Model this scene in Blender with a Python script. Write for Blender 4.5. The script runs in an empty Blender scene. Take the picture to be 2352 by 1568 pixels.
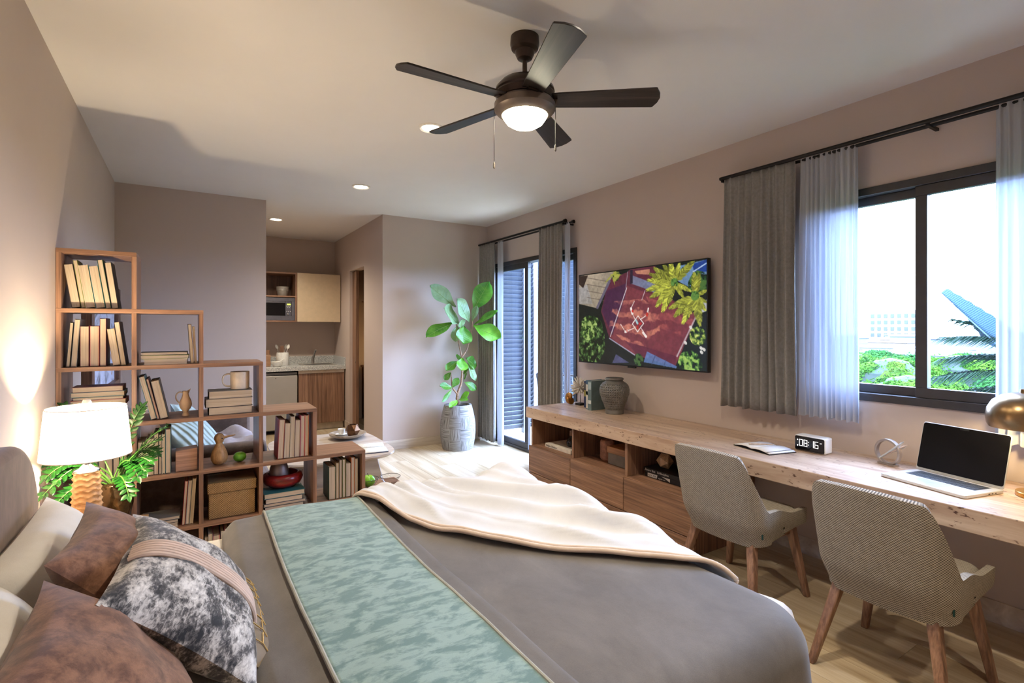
import bpy, bmesh, math, random
from mathutils import Vector, Matrix, Euler, noise as mnoise
import numpy as np
R = math.radians
PI = math.pi
random.seed(7)
S = bpy.context.scene
C = S.collection

# ------------------------------------------------------------------ camera, sky, sun, exposure
YAW = math.atan(746.0 / 1180.0)
cam_d = bpy.data.cameras.new('camera')
cam_d.sensor_width = 36.0
cam_d.lens = 1180.0 / 2352.0 * 36.0
cam_d.shift_y = -30.0 / 2352.0
cam_d.clip_start = 0.02
cam_d.clip_end = 3000
cam = bpy.data.objects.new('camera', cam_d)
cam.location = (0, 0, 1.45)
cam.rotation_euler = (PI / 2, 0, -YAW)
C.objects.link(cam)
S.camera = cam

SKY_STRENGTH = 19.5
w = bpy.data.worlds.new('sky')
S.world = w
w.use_nodes = True
bg = w.node_tree.nodes['Background']
bg.inputs[0].default_value = (0.42, 0.60, 1.0, 1)
bg.inputs[1].default_value = SKY_STRENGTH
sd = bpy.data.lights.new('sun', 'SUN')
sd.energy = 6.0
sd.angle = R(2)
sd.color = (1.0, 0.95, 0.85)
sun = bpy.data.objects.new('sun', sd)
sun.rotation_euler = Vector((0.55, 0.15, -0.8)).to_track_quat('-Z', 'Y').to_euler()
C.objects.link(sun)

# sampling portals: they only guide sky light through the real openings, they emit nothing themselves
for nm, ya, yb, za, zb in (('window_portal', 0.46, 1.775, 1.03, 2.27), ('door_portal', 4.09, 5.8, 0.03, 2.27)):
    pd = bpy.data.lights.new(nm, 'AREA'); pd.shape = 'RECTANGLE'; pd.size = yb - ya; pd.size_y = zb - za
    pd.cycles.is_portal = True
    po = bpy.data.objects.new(nm, pd); po.location = (3.371 + 0.16, (ya + yb) / 2, (za + zb) / 2)
    po.rotation_euler = Vector((-1, 0, 0)).to_track_quat('-Z', 'Z').to_euler()
    C.objects.link(po)

LAMP_W = 25.0        # bedside lamp bulb
DOWN_W = 44.0        # each ceiling downlight
FAN_E = 16.0         # fan glass bowl emission
DESK_W = 3.2         # desk lamp bulb
S.view_settings.view_transform = 'Standard'
S.view_settings.look = 'None'
S.view_settings.exposure = 1.38
S.view_settings.gamma = 1.0
S.view_settings.use_curve_mapping = False
S.cycles.use_denoising = True
S.cycles.max_bounces = 10
S.cycles.diffuse_bounces = 5
S.cycles.transparent_max_bounces = 16
S.cycles.sample_clamp_indirect = 6.0
S.cycles.caustics_reflective = False
S.cycles.caustics_refractive = False

# ------------------------------------------------------------------ node materials
def lin(c):
    return tuple(((v / 255.0) / 12.92 if v / 255.0 <= 0.04045 else ((v / 255.0 + 0.055) / 1.055) ** 2.4) for v in c) + (1.0,)

class NT:
    def __init__(s, name):
        s.m = bpy.data.materials.new(name)
        s.m.use_nodes = True
        s.t = s.m.node_tree
        s.b = s.t.nodes['Principled BSDF']
        s.out = s.t.nodes['Material Output']
    def n(s, typ, **kw):
        nd = s.t.nodes.new(typ)
        for k, v in kw.items():
            setattr(nd, k, v)
        return nd
    def l(s, a, b):
        s.t.links.new(a, b)
    def coords(s, scale=(1, 1, 1), kind='Object', rnd=True, rot=(0, 0, 0)):
        tc = s.n('ShaderNodeTexCoord')
        mp = s.n('ShaderNodeMapping')
        mp.inputs['Scale'].default_value = scale
        mp.inputs['Rotation'].default_value = rot
        src = tc.outputs[kind]
        if rnd:
            oi = s.n('ShaderNodeObjectInfo')
            ml = s.n('ShaderNodeMath', operation='MULTIPLY')
            ml.inputs[1].default_value = 37.0
            s.l(oi.outputs['Random'], ml.inputs[0])
            ad = s.n('ShaderNodeVectorMath', operation='ADD')
            s.l(src, ad.inputs[0]); s.l(ml.outputs[0], ad.inputs[1])
            src = ad.outputs[0]
        s.l(src, mp.inputs[0])
        return mp.outputs[0]
    def noise(s, vec, scale, detail=4, rough=0.6, dist=0.0):
        nn = s.n('ShaderNodeTexNoise')
        nn.inputs['Scale'].default_value = scale
        nn.inputs['Detail'].default_value = detail
        nn.inputs['Roughness'].default_value = rough
        nn.inputs['Distortion'].default_value = dist
        s.l(vec, nn.inputs['Vector'])
        return nn.outputs['Fac']
    def ramp(s, fac, stops):
        r = s.n('ShaderNodeValToRGB')
        e = r.color_ramp.elements
        while len(e) > 1:
            e.remove(e[-1])
        e[0].position = stops[0][0]; e[0].color = lin(stops[0][1])
        for p, c in stops[1:]:
            x = e.new(p); x.color = lin(c)
        s.l(fac, r.inputs[0])
        return r.outputs[0]
    def mix(s, f, a, b, blend='MIX'):
        m = s.n('ShaderNodeMix', data_type='RGBA', blend_type=blend)
        if isinstance(f, (int, float)): m.inputs[0].default_value = f
        else: s.l(f, m.inputs[0])
        for v, i in ((a, 6), (b, 7)):
            if isinstance(v, tuple): m.inputs[i].default_value = v
            else: s.l(v, m.inputs[i])
        return m.outputs[2]
    def bump(s, h, strength=0.2, dist=0.01):
        b = s.n('ShaderNodeBump')
        b.inputs['Strength'].default_value = strength
        b.inputs['Distance'].default_value = dist
        s.l(h, b.inputs['Height'])
        s.l(b.outputs[0], s.b.inputs['Normal'])
    def col(s, c):
        if isinstance(c, tuple): s.b.inputs['Base Color'].default_value = c
        else: s.l(c, s.b.inputs['Base Color'])
    def set(s, **kw):
        for k, v in kw.items():
            s.b.inputs[k.replace('_', ' ')].default_value = v

_cache = {}
def plain(name, c, rough=0.55, metal=0.0, var=0.06, scale=18.0, bump=0.0, **kw):
    """one colour with a faint procedural unevenness"""
    if name in _cache: return _cache[name]
    k = NT(name)
    v = k.coords()
    f = k.noise(v, scale, 3)
    lo = tuple(max(0, int(x * (1 - var))) for x in c); hi = tuple(min(255, int(x * (1 + var))) for x in c)
    k.col(k.ramp(f, [(0.3, lo), (0.7, hi)]))
    k.set(Roughness=rough, Metallic=metal, **kw)
    if bump: k.bump(f, bump, 0.003)
    _cache[name] = k.m
    return k.m

def wood(name, axis, c0, c1, c2, rough=0.42, fine=1.0):
    if name in _cache: return _cache[name]
    k = NT(name)
    sc = [24.0 * fine] * 3; sc[axis] = 1.1
    v = k.coords(tuple(sc))
    f = k.noise(v, 1.0, 7, 0.65, 0.6)
    sc2 = [110.0 * fine] * 3; sc2[axis] = 2.5
    g = k.noise(k.coords(tuple(sc2)), 1.0, 3, 0.6)
    col = k.ramp(f, [(0.30, c0), (0.5, c1), (0.72, c2)])
    gr = k.ramp(g, [(0.32, (120, 110, 105)), (0.62, (255, 255, 255))])
    k.col(k.mix(0.55, col, gr, 'MULTIPLY'))
    k.set(Roughness=rough)
    k.bump(g, 0.12, 0.002)
    _cache[name] = k.m
    return k.m

WN = ((106, 76, 58), (146, 108, 84), (176, 136, 108))
walnut = [wood('walnut_%s' % 'xyz'[i], i, *WN) for i in range(3)]
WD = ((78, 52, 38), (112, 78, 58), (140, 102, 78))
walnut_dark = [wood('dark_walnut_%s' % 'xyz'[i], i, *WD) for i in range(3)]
WL = ((150, 112, 78), (190, 150, 108), (212, 176, 134))
lightwood = [wood('light_wood_%s' % 'xyz'[i], i, *WL) for i in range(3)]
blade_wood = wood('fan_blade_wood', 0, (20, 15, 13), (40, 31, 27), (74, 62, 56), 0.45)

def wallpaint(name, c):
    k = NT(name)
    v = k.coords(rnd=False)
    f = k.noise(v, 2.2, 3)
    k.col(k.ramp(f, [(0.3, tuple(int(x * 0.992) for x in c)), (0.7, tuple(min(255, int(x * 1.006)) for x in c))]))
    k.set(Roughness=0.75)
    k.bump(k.noise(v, 260, 2), 0.05, 0.002)
    return k.m
m_wall = wallpaint('wall_paint', (194, 177, 166))
m_ceil = wallpaint('ceiling_paint', (228, 223, 218))

def travertine(name, c0, c1, c2, axis, pits=True, rough=0.35, sc=5.0):
    k = NT(name)
    s3 = [sc * 2.6] * 3; s3[axis] = sc * 0.28
    f = k.noise(k.coords(tuple(s3), rnd=False), 1.0, 8, 0.62, 0.4)
    col = k.ramp(f, [(0.28, c0), (0.5, c1), (0.70, c2)])
    if pits:
        s4 = [85.0] * 3; s4[axis] = 30.0
        p = k.noise(k.coords(tuple(s4), rnd=False), 1.0, 2, 0.5)
        q = k.noise(k.coords((7, 5, 7), rnd=False), 1.0, 3, 0.6)
        pr = k.ramp(p, [(0.62, (255, 255, 255)), (0.69, (120, 88, 66))])
        qm = k.ramp(q, [(0.44, (0, 0, 0)), (0.56, (255, 255, 255))])
        col = k.mix(qm, col, k.mix(1.0, col, pr, 'MULTIPLY'))
        k.bump(p, -0.06, 0.003)
    k.col(col)
    k.set(Roughness=rough)
    return k.m
m_trav = travertine('travertine', (152, 120, 98), (186, 158, 134), (210, 188, 166), 1)
m_trav_base = travertine('travertine_baseboard', (170, 152, 136), (200, 186, 170), (222, 212, 198), 0, pits=False)
m_table_stone = travertine('table_stone', (168, 152, 138), (188, 174, 160), (206, 194, 180), 0, pits=False, rough=0.25)

def floor_mat():
    k = NT('floor_tile')
    f = k.noise(k.coords((9.0, 0.55, 9.0)), 1.0, 8, 0.62, 0.5)
    col = k.ramp(f, [(0.28, (160, 136, 102)), (0.48, (194, 175, 144)), (0.70, (216, 204, 182))])
    g = k.noise(k.coords((70.0, 1.6, 70.0)), 1.0, 3, 0.6)
    k.col(k.mix(0.35, col, k.ramp(g, [(0.3, (196, 178, 150)), (0.6, (255, 255, 255))]), 'MULTIPLY'))
    k.set(Roughness=0.28)
    return k.m
m_floor = floor_mat()
m_grout = plain('grout', (176, 160, 134), 0.8)

def granite():
    k = NT('granite')
    v = k.coords(rnd=False)
    f = k.noise(v, 140, 2, 0.7)
    k.col(k.ramp(f, [(0.36, (92, 94, 98)), (0.46, (172, 174, 174)), (0.60, (216, 216, 210)), (0.7, (240, 236, 226))]))
    k.set(Roughness=0.25)
    return k.m
m_granite = granite()

def velvet(name, c0, c1, scale=9.0, rough=0.8, stretch=(1, 1, 1), sheen=0.4, lo=0.40, hi=0.62, fine=0.25):
    if name in _cache: return _cache[name]
    k = NT(name)
    f = k.noise(k.coords(stretch), scale, 8, 0.68, 0.3)
    col = k.ramp(f, [(lo, c0), (hi, c1)])
    g = k.noise(k.coords((1, 1, 1)), 420, 2)
    k.col(k.mix(fine, col, k.ramp(g, [(0.3, (150, 150, 150)), (0.7, (255, 255, 255))]), 'MULTIPLY'))
    k.set(Roughness=rough)
    k.b.inputs['Sheen Weight'].default_value = sheen
    k.b.inputs['Sheen Roughness'].default_value = 0.5
    k.bump(g, 0.15, 0.002)
    _cache[name] = k.m
    return k.m

m_grey_duvet = velvet('grey_velvet', (90, 83, 76), (112, 105, 98), 5.0, stretch=(1, 0.6, 1), sheen=0.25, lo=0.35, hi=0.65)
m_teal = velvet('teal_velvet', (102, 130, 128), (142, 166, 162), 20.0, stretch=(0.6, 1.3, 1), sheen=0.2, lo=0.43, hi=0.56, fine=0.12)
m_brown_velvet = velvet('brown_velvet', (96, 56, 30), (148, 102, 72), 26.0, stretch=(1, 1, 1), sheen=0.35, lo=0.40, hi=0.62, fine=0.2)
m_headboard = velvet('headboard_velvet', (100, 68, 50), (128, 93, 72), 9.0, stretch=(2, 2, 0.9), sheen=0.4)
m_white_cotton = velvet('white_cotton', (222, 216, 206), (232, 227, 219), 3.0, sheen=0.1, fine=0.06)
m_cream_throw = velvet('cream_throw', (206, 207, 212), (216, 217, 221), 3.0, sheen=0.25, fine=0.04)
m_throw_hem = velvet('throw_hem', (206, 184, 164), (220, 200, 182), 8.0, sheen=0.2, fine=0.1)
m_sofa = velvet('sofa_velvet', (84, 66, 58), (112, 92, 82), 10.0, sheen=0.3)
m_blue_cushion = velvet('pale_blue_cushion', (156, 184, 190), (186, 208, 212), 6.0, sheen=0.2)
def pleated(name, c0, c1):
    k = NT(name)
    f = k.noise(k.coords(), 6.0, 4)
    k.col(k.ramp(f, [(0.35, c0), (0.65, c1)])); k.set(Roughness=0.75)
    wv = k.n('ShaderNodeTexWave'); wv.bands_direction = 'X'; wv.inputs['Scale'].default_value = 7.0; wv.inputs['Distortion'].default_value = 2.0
    k.l(k.coords(rnd=False), wv.inputs[0]); k.bump(wv.outputs['Fac'], 0.9, 0.012)
    return k.m
m_blue_cushion = pleated('pale_blue_pleats', (150, 180, 190), (182, 206, 214))
m_piping = plain('grey_piping', (160, 160, 150), 0.6)
m_lavender = velvet('grey_sofa_throw', (150, 142, 148), (178, 170, 176), 7.0, sheen=0.2)

def cowhide():
    k = NT('mottled_print')
    f = k.noise(k.coords((1, 1.8, 1)), 66, 8, 0.75, 0.5)
    g = k.noise(k.coords((1, 1, 1)), 15, 3, 0.6)
    h = k.n('ShaderNodeMath', operation='MULTIPLY_ADD')
    h.inputs[1].default_value = 0.55
    k.l(g, h.inputs[0])
    h2 = k.n('ShaderNodeMath', operation='MULTIPLY'); h2.inputs[1].default_value = 0.5
    k.l(f, h2.inputs[0]); k.l(h2.outputs[0], h.inputs[2])
    k.col(k.ramp(h.outputs[0], [(0.44, (26, 26, 30)), (0.50, (96, 92, 90)), (0.55, (176, 170, 164)), (0.64, (222, 217, 210))]))
    k.set(Roughness=0.8)
    k.b.inputs['Sheen Weight'].default_value = 0.3
    return k.m
m_cow = cowhide()

def weave(name, c0, c1, scale, kind='UV', rough=0.9, bump=0.5):
    k = NT(name)
    tc = k.n('ShaderNodeTexCoord')
    sp = k.n('ShaderNodeSeparateXYZ'); k.l(tc.outputs[kind], sp.inputs[0])
    def sn(o, ph):
        m = k.n('ShaderNodeMath', operation='MULTIPLY_ADD'); m.inputs[1].default_value = scale; m.inputs[2].default_value = ph
        k.l(o, m.inputs[0])
        q = k.n('ShaderNodeMath', operation='SINE'); k.l(m.outputs[0], q.inputs[0]); return q.outputs[0]
    a = sn(sp.outputs[0], 0); b = sn(sp.outputs[1], 0.7)
    m = k.n('ShaderNodeMath', operation='MULTIPLY'); k.l(a, m.inputs[0]); k.l(b, m.inputs[1])
    n = k.n('ShaderNodeMath', operation='MULTIPLY_ADD'); n.inputs[1].default_value = 0.5; n.inputs[2].default_value = 0.5
    k.l(m.outputs[0], n.inputs[0])
    nz = k.noise(k.coords(), 60, 2)
    col = k.ramp(n.outputs[0], [(0.2, c0), (0.8, c1)])
    k.col(k.mix(0.35, col, k.ramp(nz, [(0.3, (170, 165, 158)), (0.7, (255, 255, 255))]), 'MULTIPLY'))
    k.set(Roughness=rough)
    k.bump(n.outputs[0], bump, 0.002)
    return k.m
m_chair = weave('chair_weave', (92, 82, 70), (192, 180, 160), 2 * PI / 0.0100)
m_basket = weave('seagrass_weave', (112, 84, 50), (182, 146, 96), 2 * PI / 0.012, bump=0.9)
m_curtain = weave('grey_linen', (124, 119, 114), (158, 153, 147), 2 * PI / 0.006, bump=0.2)

def sheer():
    k = NT('white_sheer')
    d = k.n('ShaderNodeBsdfDiffuse'); d.inputs[0].default_value = lin((222, 222, 226))
    t = k.n('ShaderNodeBsdfTranslucent'); t.inputs[0].default_value = lin((124, 128, 139))
    tr = k.n('ShaderNodeBsdfTransparent')
    a = k.n('ShaderNodeMixShader'); a.inputs[0].default_value = 0.5
    k.l(d.outputs[0], a.inputs[1]); k.l(t.outputs[0], a.inputs[2])
    b = k.n('ShaderNodeMixShader')
    f = k.noise(k.coords((40, 40, 3)), 1.0, 2)
    r = k.n('ShaderNodeMapRange'); r.inputs[3].default_value = 0.985; r.inputs[4].default_value = 0.998
    k.l(f, r.inputs[0]); k.l(r.outputs[0], b.inputs[0])
    k.l(tr.outputs[0], b.inputs[1]); k.l(a.outputs[0], b.inputs[2])
    k.l(b.outputs[0], k.out.inputs[0])
    return k.m
m_sheer = sheer()

def pane(name, tint=(0.97, 0.985, 1.0), spec=1.0):
    """thin clear glass: straight-through transmission with a Fresnel reflection"""
    k = NT(name)
    tr = k.n('ShaderNodeBsdfTransparent'); tr.inputs[0].default_value = tint + (1,)
    g = k.n('ShaderNodeBsdfGlossy'); g.inputs['Roughness'].default_value = 0.02
    f = k.n('ShaderNodeFresnel'); f.inputs[0].default_value = 1.35
    nz = k.noise(k.coords(), 3.0, 1)
    mm = k.n('ShaderNodeMath', operation='MULTIPLY'); mm.inputs[1].default_value = spec
    gm = k.n('ShaderNodeNewGeometry'); inv = k.n('ShaderNodeMath', operation='SUBTRACT'); inv.inputs[0].default_value = 1.0
    k.l(gm.outputs['Backfacing'], inv.inputs[1])
    fb = k.n('ShaderNodeMath', operation='MULTIPLY'); k.l(f.outputs[0], fb.inputs[0]); k.l(inv.outputs[0], fb.inputs[1])
    k.l(fb.outputs[0], mm.inputs[0])
    mx = k.n('ShaderNodeMixShader')
    k.l(mm.outputs[0], mx.inputs[0]); k.l(tr.outputs[0], mx.inputs[1]); k.l(g.outputs[0], mx.inputs[2])
    k.l(mx.outputs[0], k.out.inputs[0])
    return k.m
m_pane = pane('window_glass')
m_bowlglass = pane('bowl_glass', (0.93, 0.93, 0.93), 1.6)

def emit(name, c, s):
    k = NT(name)
    k.col(lin(c))
    k.b.inputs['Emission Color'].default_value = lin(c)
    k.b.inputs['Emission Strength'].default_value = s
    return k.m

m_frame = plain('bronze_aluminium', (58, 54, 54), 0.45, 0.3, 0.04)
m_black = plain('matt_black', (24, 23, 24), 0.45)
m_blackmetal = plain('black_metal', (34, 31, 30), 0.4, 0.6)
m_bronze = plain('fan_bronze', (74, 62, 56), 0.35, 0.7)
m_brass = plain('brushed_brass', (158, 128, 92), 0.28, 1.0)
m_gold = plain('antique_gold', (172, 120, 62), 0.38, 0.9)
m_steel = plain('stainless_steel', (172, 167, 158), 0.4, 0.35, 0.02, 3)
m_chrome = plain('chrome', (200, 198, 196), 0.12, 1.0)
m_alu = plain('laptop_aluminium', (206, 204, 200), 0.35, 0.6, 0.02)
m_white = plain('white_ceramic', (236, 234, 228), 0.3)
m_whiteplastic = plain('white_plastic', (226, 224, 220), 0.4, var=0.02)
m_cream_lac = plain('cream_lacquer', (204, 182, 150), 0.35, var=0.02)
m_ceramic_beige = plain('beige_ceramic', (206, 176, 146), 0.45)
m_paper = plain('paper', (228, 224, 212), 0.9, var=0.03)
m_screen_black = plain('black_glass', (12, 12, 15), 0.12, 0.0, 0.02)

# ------------------------------------------------------------------ mesh helpers
class MB:
    def __init__(s):
        s.v = []; s.f = []; s.uv = {}
    def _add(s, vs, fs, M=None):
        o = len(s.v)
        s.v += [tuple(M @ Vector(p)) if M is not None else tuple(p) for p in vs]
        k = len(s.f)
        s.f += [tuple(i + o for i in f) for f in fs]
        return o, k
    def box(s, x0, x1, y0, y1, z0, z1, M=None):
        vs = [(x0, y0, z0), (x1, y0, z0), (x1, y1, z0), (x0, y1, z0), (x0, y0, z1), (x1, y0, z1), (x1, y1, z1), (x0, y1, z1)]
        s._add(vs, [(0, 3, 2, 1), (4, 5, 6, 7), (0, 1, 5, 4), (1, 2, 6, 5), (2, 3, 7, 6), (3, 0, 4, 7)], M)
        return s
    def hexa(s, bottom, top, M=None):
        """two quads (4 points each, counter-clockwise seen from above)"""
        s._add(list(bottom) + list(top), [(0, 3, 2, 1), (4, 5, 6, 7), (0, 1, 5, 4), (1, 2, 6, 5), (2, 3, 7, 6), (3, 0, 4, 7)], M)
        return s
    def tube(s, pts, r, n=8, cap=True, M=None, close=False):
        pts = [Vector(p) for p in pts]
        rs = r if isinstance(r, (list, tuple)) else [r] * len(pts)
        up = Vector((0, 0, 1))
        vs = []; prev = None
        N = len(pts)
        for i, p in enumerate(pts):
            if close: d = pts[(i + 1) % N] - pts[i - 1]
            else: d = pts[min(i + 1, N - 1)] - pts[max(i - 1, 0)]
            d.normalize()
            if prev is None:
                a = d.cross(up)
                if a.length < 1e-4: a = d.cross(Vector((1, 0, 0)))
            else:
                a = prev - d * prev.dot(d)
            a.normalize(); prev = a
            b = d.cross(a)
            for k in range(n):
                t = 2 * PI * k / n
                vs.append(p + (a * math.cos(t) + b * math.sin(t)) * rs[i])
        fs = []
        rng = N if close else N - 1
        for i in range(rng):
            for k in range(n):
                j = (i + 1) % N
                fs.append((i * n + k, i * n + (k + 1) % n, j * n + (k + 1) % n, j * n + k))
        if cap and not close:
            fs.append(tuple(range(n))[::-1]); fs.append(tuple(range((N - 1) * n, N * n)))
        s._add(vs, fs, M)
        return s
    def lathe(s, prof, n=24, c=(0, 0, 0), M=None, capb=True, capt=True):
        vs = []
        for r, z in prof:
            for k in range(n):
                t = 2 * PI * k / n
                vs.append((c[0] + r * math.cos(t), c[1] + r * math.sin(t), c[2] + z))
        fs = []
        for i in range(len(prof) - 1):
            for k in range(n):
                fs.append((i * n + k, i * n + (k + 1) % n, (i + 1) * n + (k + 1) % n, (i + 1) * n + k))
        if capb: fs.append(tuple(range(n))[::-1])
        if capt: fs.append(tuple(range((len(prof) - 1) * n, len(prof) * n)))
        s._add(vs, fs, M)
        return s
    def prism(s, poly, a, b, axis=2, M=None):
        """extrude a 2-D polygon along an axis"""
        def P(p, t):
            if axis == 2: return (p[0], p[1], t)
            if axis == 1: return (p[0], t, p[1])
            return (t, p[0], p[1])
        n = len(poly)
        vs = [P(p, a) for p in poly] + [P(p, b) for p in poly]
        fs = [tuple(range(n))[::-1], tuple(range(n, 2 * n))]
        for i in range(n):
            j = (i + 1) % n
            fs.append((i, j, n + j, n + i))
        s._add(vs, fs, M)
        return s
    def grid(s, fn, nu, nv, us=1.0, vs_=1.0, M=None, flip=False, uvfn=None):
        P = [fn(i / (nu - 1), j / (nv - 1)) for j in range(nv) for i in range(nu)]
        fs = []
        for j in range(nv - 1):
            for i in range(nu - 1):
                q = (j * nu + i, j * nu + i + 1, (j + 1) * nu + i + 1, (j + 1) * nu + i)
                fs.append(q[::-1] if flip else q)
        o, k = s._add(P, fs, M)
        for q, f in enumerate(fs):
            if uvfn: s.uv[k + q] = [uvfn((i % nu) / (nu - 1), (i // nu) / (nv - 1), P[i]) for i in f]
            else: s.uv[k + q] = [((i % nu) / (nu - 1) * us, (i // nu) / (nv - 1) * vs_) for i in f]
        return s
    def boxuv(s, k=1.0):
        for i, f in enumerate(s.f):
            if i in s.uv: continue
            p = [Vector(s.v[j]) for j in f]
            nn = (p[1] - p[0]).cross(p[2] - p[0])
            ax = max(range(3), key=lambda q: abs(nn[q]))
            o = [q for q in range(3) if q != ax]
            s.uv[i] = [(x[o[0]] * k, x[o[1]] * k) for x in p]
        return s

def curve(pts, n=8):
    """Catmull-Rom through the points"""
    P = [Vector(p) for p in pts]; out = []
    for i in range(len(P) - 1):
        a, b, c_, d = P[max(i - 1, 0)], P[i], P[i + 1], P[min(i + 2, len(P) - 1)]
        for k_ in range(n):
            t = k_ / n
            out.append(0.5 * ((2 * b) + (c_ - a) * t + (2 * a - 5 * b + 4 * c_ - d) * t * t + (3 * b - a - 3 * c_ + d) * t ** 3))
    return out + [P[-1]]

def root_loc(p):
    v = Vector((0, 0, 0))
    while p is not None:
        v += p.location
        p = p.parent
    return v

def fix_normals(me):
    bm = bmesh.new(); bm.from_mesh(me)
    bmesh.ops.recalc_face_normals(bm, faces=bm.faces)
    bm.to_mesh(me); bm.free()

def obj(name, mb, m, parent=None, local=False, bevel=0.0, smooth=35, seg=2, solid=0.0, subsurf=0, fixn=True):
    """link ONE mesh object; world coordinates unless local=True"""
    me = bpy.data.meshes.new(name)
    off = Vector((0, 0, 0))
    if not local:
        if parent is not None: off = root_loc(parent)
        else:
            a = np.array(mb.v)
            lo, hi = a.min(0), a.max(0)
            off = Vector(((lo[0] + hi[0]) / 2, (lo[1] + hi[1]) / 2, lo[2]))
    me.from_pydata([(p[0] - off[0], p[1] - off[1], p[2] - off[2]) for p in mb.v], [], mb.f)
    if mb.uv:
        ul = me.uv_layers.new(name='UVMap')
        for pi, p in enumerate(me.polygons):
            u = mb.uv.get(pi)
            if u:
                for li, q in zip(p.loop_indices, u): ul.data[li].uv = q
    if fixn: fix_normals(me)
    if smooth:
        me.polygons.foreach_set('use_smooth', [True] * len(me.polygons))
        if smooth < 180: me.set_sharp_from_angle(angle=R(smooth))
    me.materials.append(m)
    o = bpy.data.objects.new(name, me)
    C.objects.link(o)
    if parent is not None: o.parent = parent
    elif not local: o.location = off
    if solid:
        md = o.modifiers.new('thick', 'SOLIDIFY'); md.thickness = solid; md.offset = 0
    if bevel:
        md = o.modifiers.new('bevel', 'BEVEL'); md.width = bevel; md.segments = seg; md.limit_method = 'ANGLE'; md.angle_limit = R(40)
    if subsurf:
        md = o.modifiers.new('sub', 'SUBSURF'); md.levels = subsurf; md.render_levels = subsurf
    return o

def tag(o, label, cat, group=None):
    o['label'] = label; o['category'] = cat
    if group: o['group'] = group
    return o

def thing(name, label, cat, loc=(0, 0, 0), rotz=0.0, group=None):
    o = bpy.data.objects.new(name, None)
    o.empty_display_size = 0.05
    C.objects.link(o)
    o.location = loc; o.rotation_euler = (0, 0, rotz)
    return tag(o, label, cat, group)

def structure(o):
    o['kind'] = 'structure'
    return o

def box(name, x0, x1, y0, y1, z0, z1, m, parent=None, bevel=0.0, local=False):
    return obj(name, MB().box(x0, x1, y0, y1, z0, z1), m, parent, local=local, bevel=bevel)

def copy_tree(o, parent=None):
    c = o.copy(); C.objects.link(c); c.parent = parent
    for ch in list(o.children): copy_tree(ch, c)
    return c

def rounded_rect(x0, x1, y0, y1, r, n=6):
    pts = []
    for cx, cy, a0 in ((x1 - r, y1 - r, 0), (x0 + r, y1 - r, 90), (x0 + r, y0 + r, 180), (x1 - r, y0 + r, 270)):
        for i in range(n + 1):
            a = R(a0 + 90 * i / n)
            pts.append((cx + r * math.cos(a), cy + r * math.sin(a)))
    return pts

def spot(name, loc, energy, color, size=R(120), blend=0.8, radius=0.04, parent=None, aim=(0, 0, -1)):
    d = bpy.data.lights.new(name, 'SPOT')
    d.energy = energy; d.color = color; d.spot_size = size; d.spot_blend = blend; d.shadow_soft_size = radius
    o = bpy.data.objects.new(name, d); C.objects.link(o)
    if parent is not None:
        o.parent = parent; o.location = Vector(loc) - root_loc(parent)
    else: o.location = loc
    o.rotation_euler = Vector(aim).to_track_quat('-Z', 'Y').to_euler()
    return o

def bulb(name, loc, energy, color, radius=0.03, parent=None):
    d = bpy.data.lights.new(name, 'POINT')
    d.energy = energy; d.color = color; d.shadow_soft_size = radius
    o = bpy.data.objects.new(name, d); C.objects.link(o)
    if parent is not None:
        o.parent = parent; o.location = Vector(loc) - root_loc(parent)
    else: o.location = loc
    return o

# ------------------------------------------------------------------ the room
W = 3.371; FY = 5.958; LW = -0.566; H = 2.80; RY = -1.4     # right wall, far wall, left wall, ceiling, rear wall
KL, KR, KB = 0.702, 1.955, 8.30                             # kitchen niche: left edge, right wall, back wall
T = 0.15
# floor of wood-look tiles
fl = structure(obj('floor', MB().box(LW - T, W + T, RY - T, KB + T, -0.08, -0.004), m_grout))
pw, pl = 0.2, 1.2
pm = MB().box(-pw / 2 + 0.0008, pw / 2 - 0.0008, -pl / 2 + 0.0008, pl / 2 - 0.0008, -0.01, 0.0)
first = None
nrow = 0
x = LW + pw / 2
fl0 = Vector(fl.location)
while x < W + 0.1:
    y = -1.2 + (nrow % 3) * 0.4
    while y - pl / 2 < KB:
        if y > 0.2 and not (y > 6.7 and x > 2.2):
            if first is None:
                first = obj('floor_tile', pm, m_floor, fl, local=True, smooth=0)
                o = first
            else:
                o = first.copy(); C.objects.link(o)
            o.location = Vector((x, y, 0)) - fl0
        y += pl
    x += pw; nrow += 1
structure(obj('ceiling', MB().box(LW - T, W + T, RY - T, KB + T, H, H + 0.12), m_ceil))
structure(obj('wall_left', MB().box(LW - T, LW, RY - T, KB + T, 0, H), m_wall))
structure(obj('wall_rear', MB().box(LW - T, W + T, RY - T, RY, 0, H), m_wall))
# far wall: the part left of the kitchen niche, and the closet block right of it with a doorway in its side
structure(obj('wall_far', MB().box(LW, KL, FY, FY + T, 0, H), m_wall))
DY0, DY1, DH = 6.717, 7.42, 2.265
mb = MB()
mb.box(KR, W, FY, FY + 0.12, 0, H)
mb.box(KR, KR + 0.12, FY + 0.12, DY0, 0, H)
mb.box(KR, KR + 0.12, DY0, DY1, DH, H)
mb.box(KR, KR + 0.12, DY1, KB, 0, H)
structure(obj('wall_closet', mb, m_wall))
structure(obj('wall_kitchen', MB().box(LW, W + T, KB, KB + T, 0, H), m_wall))
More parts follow.
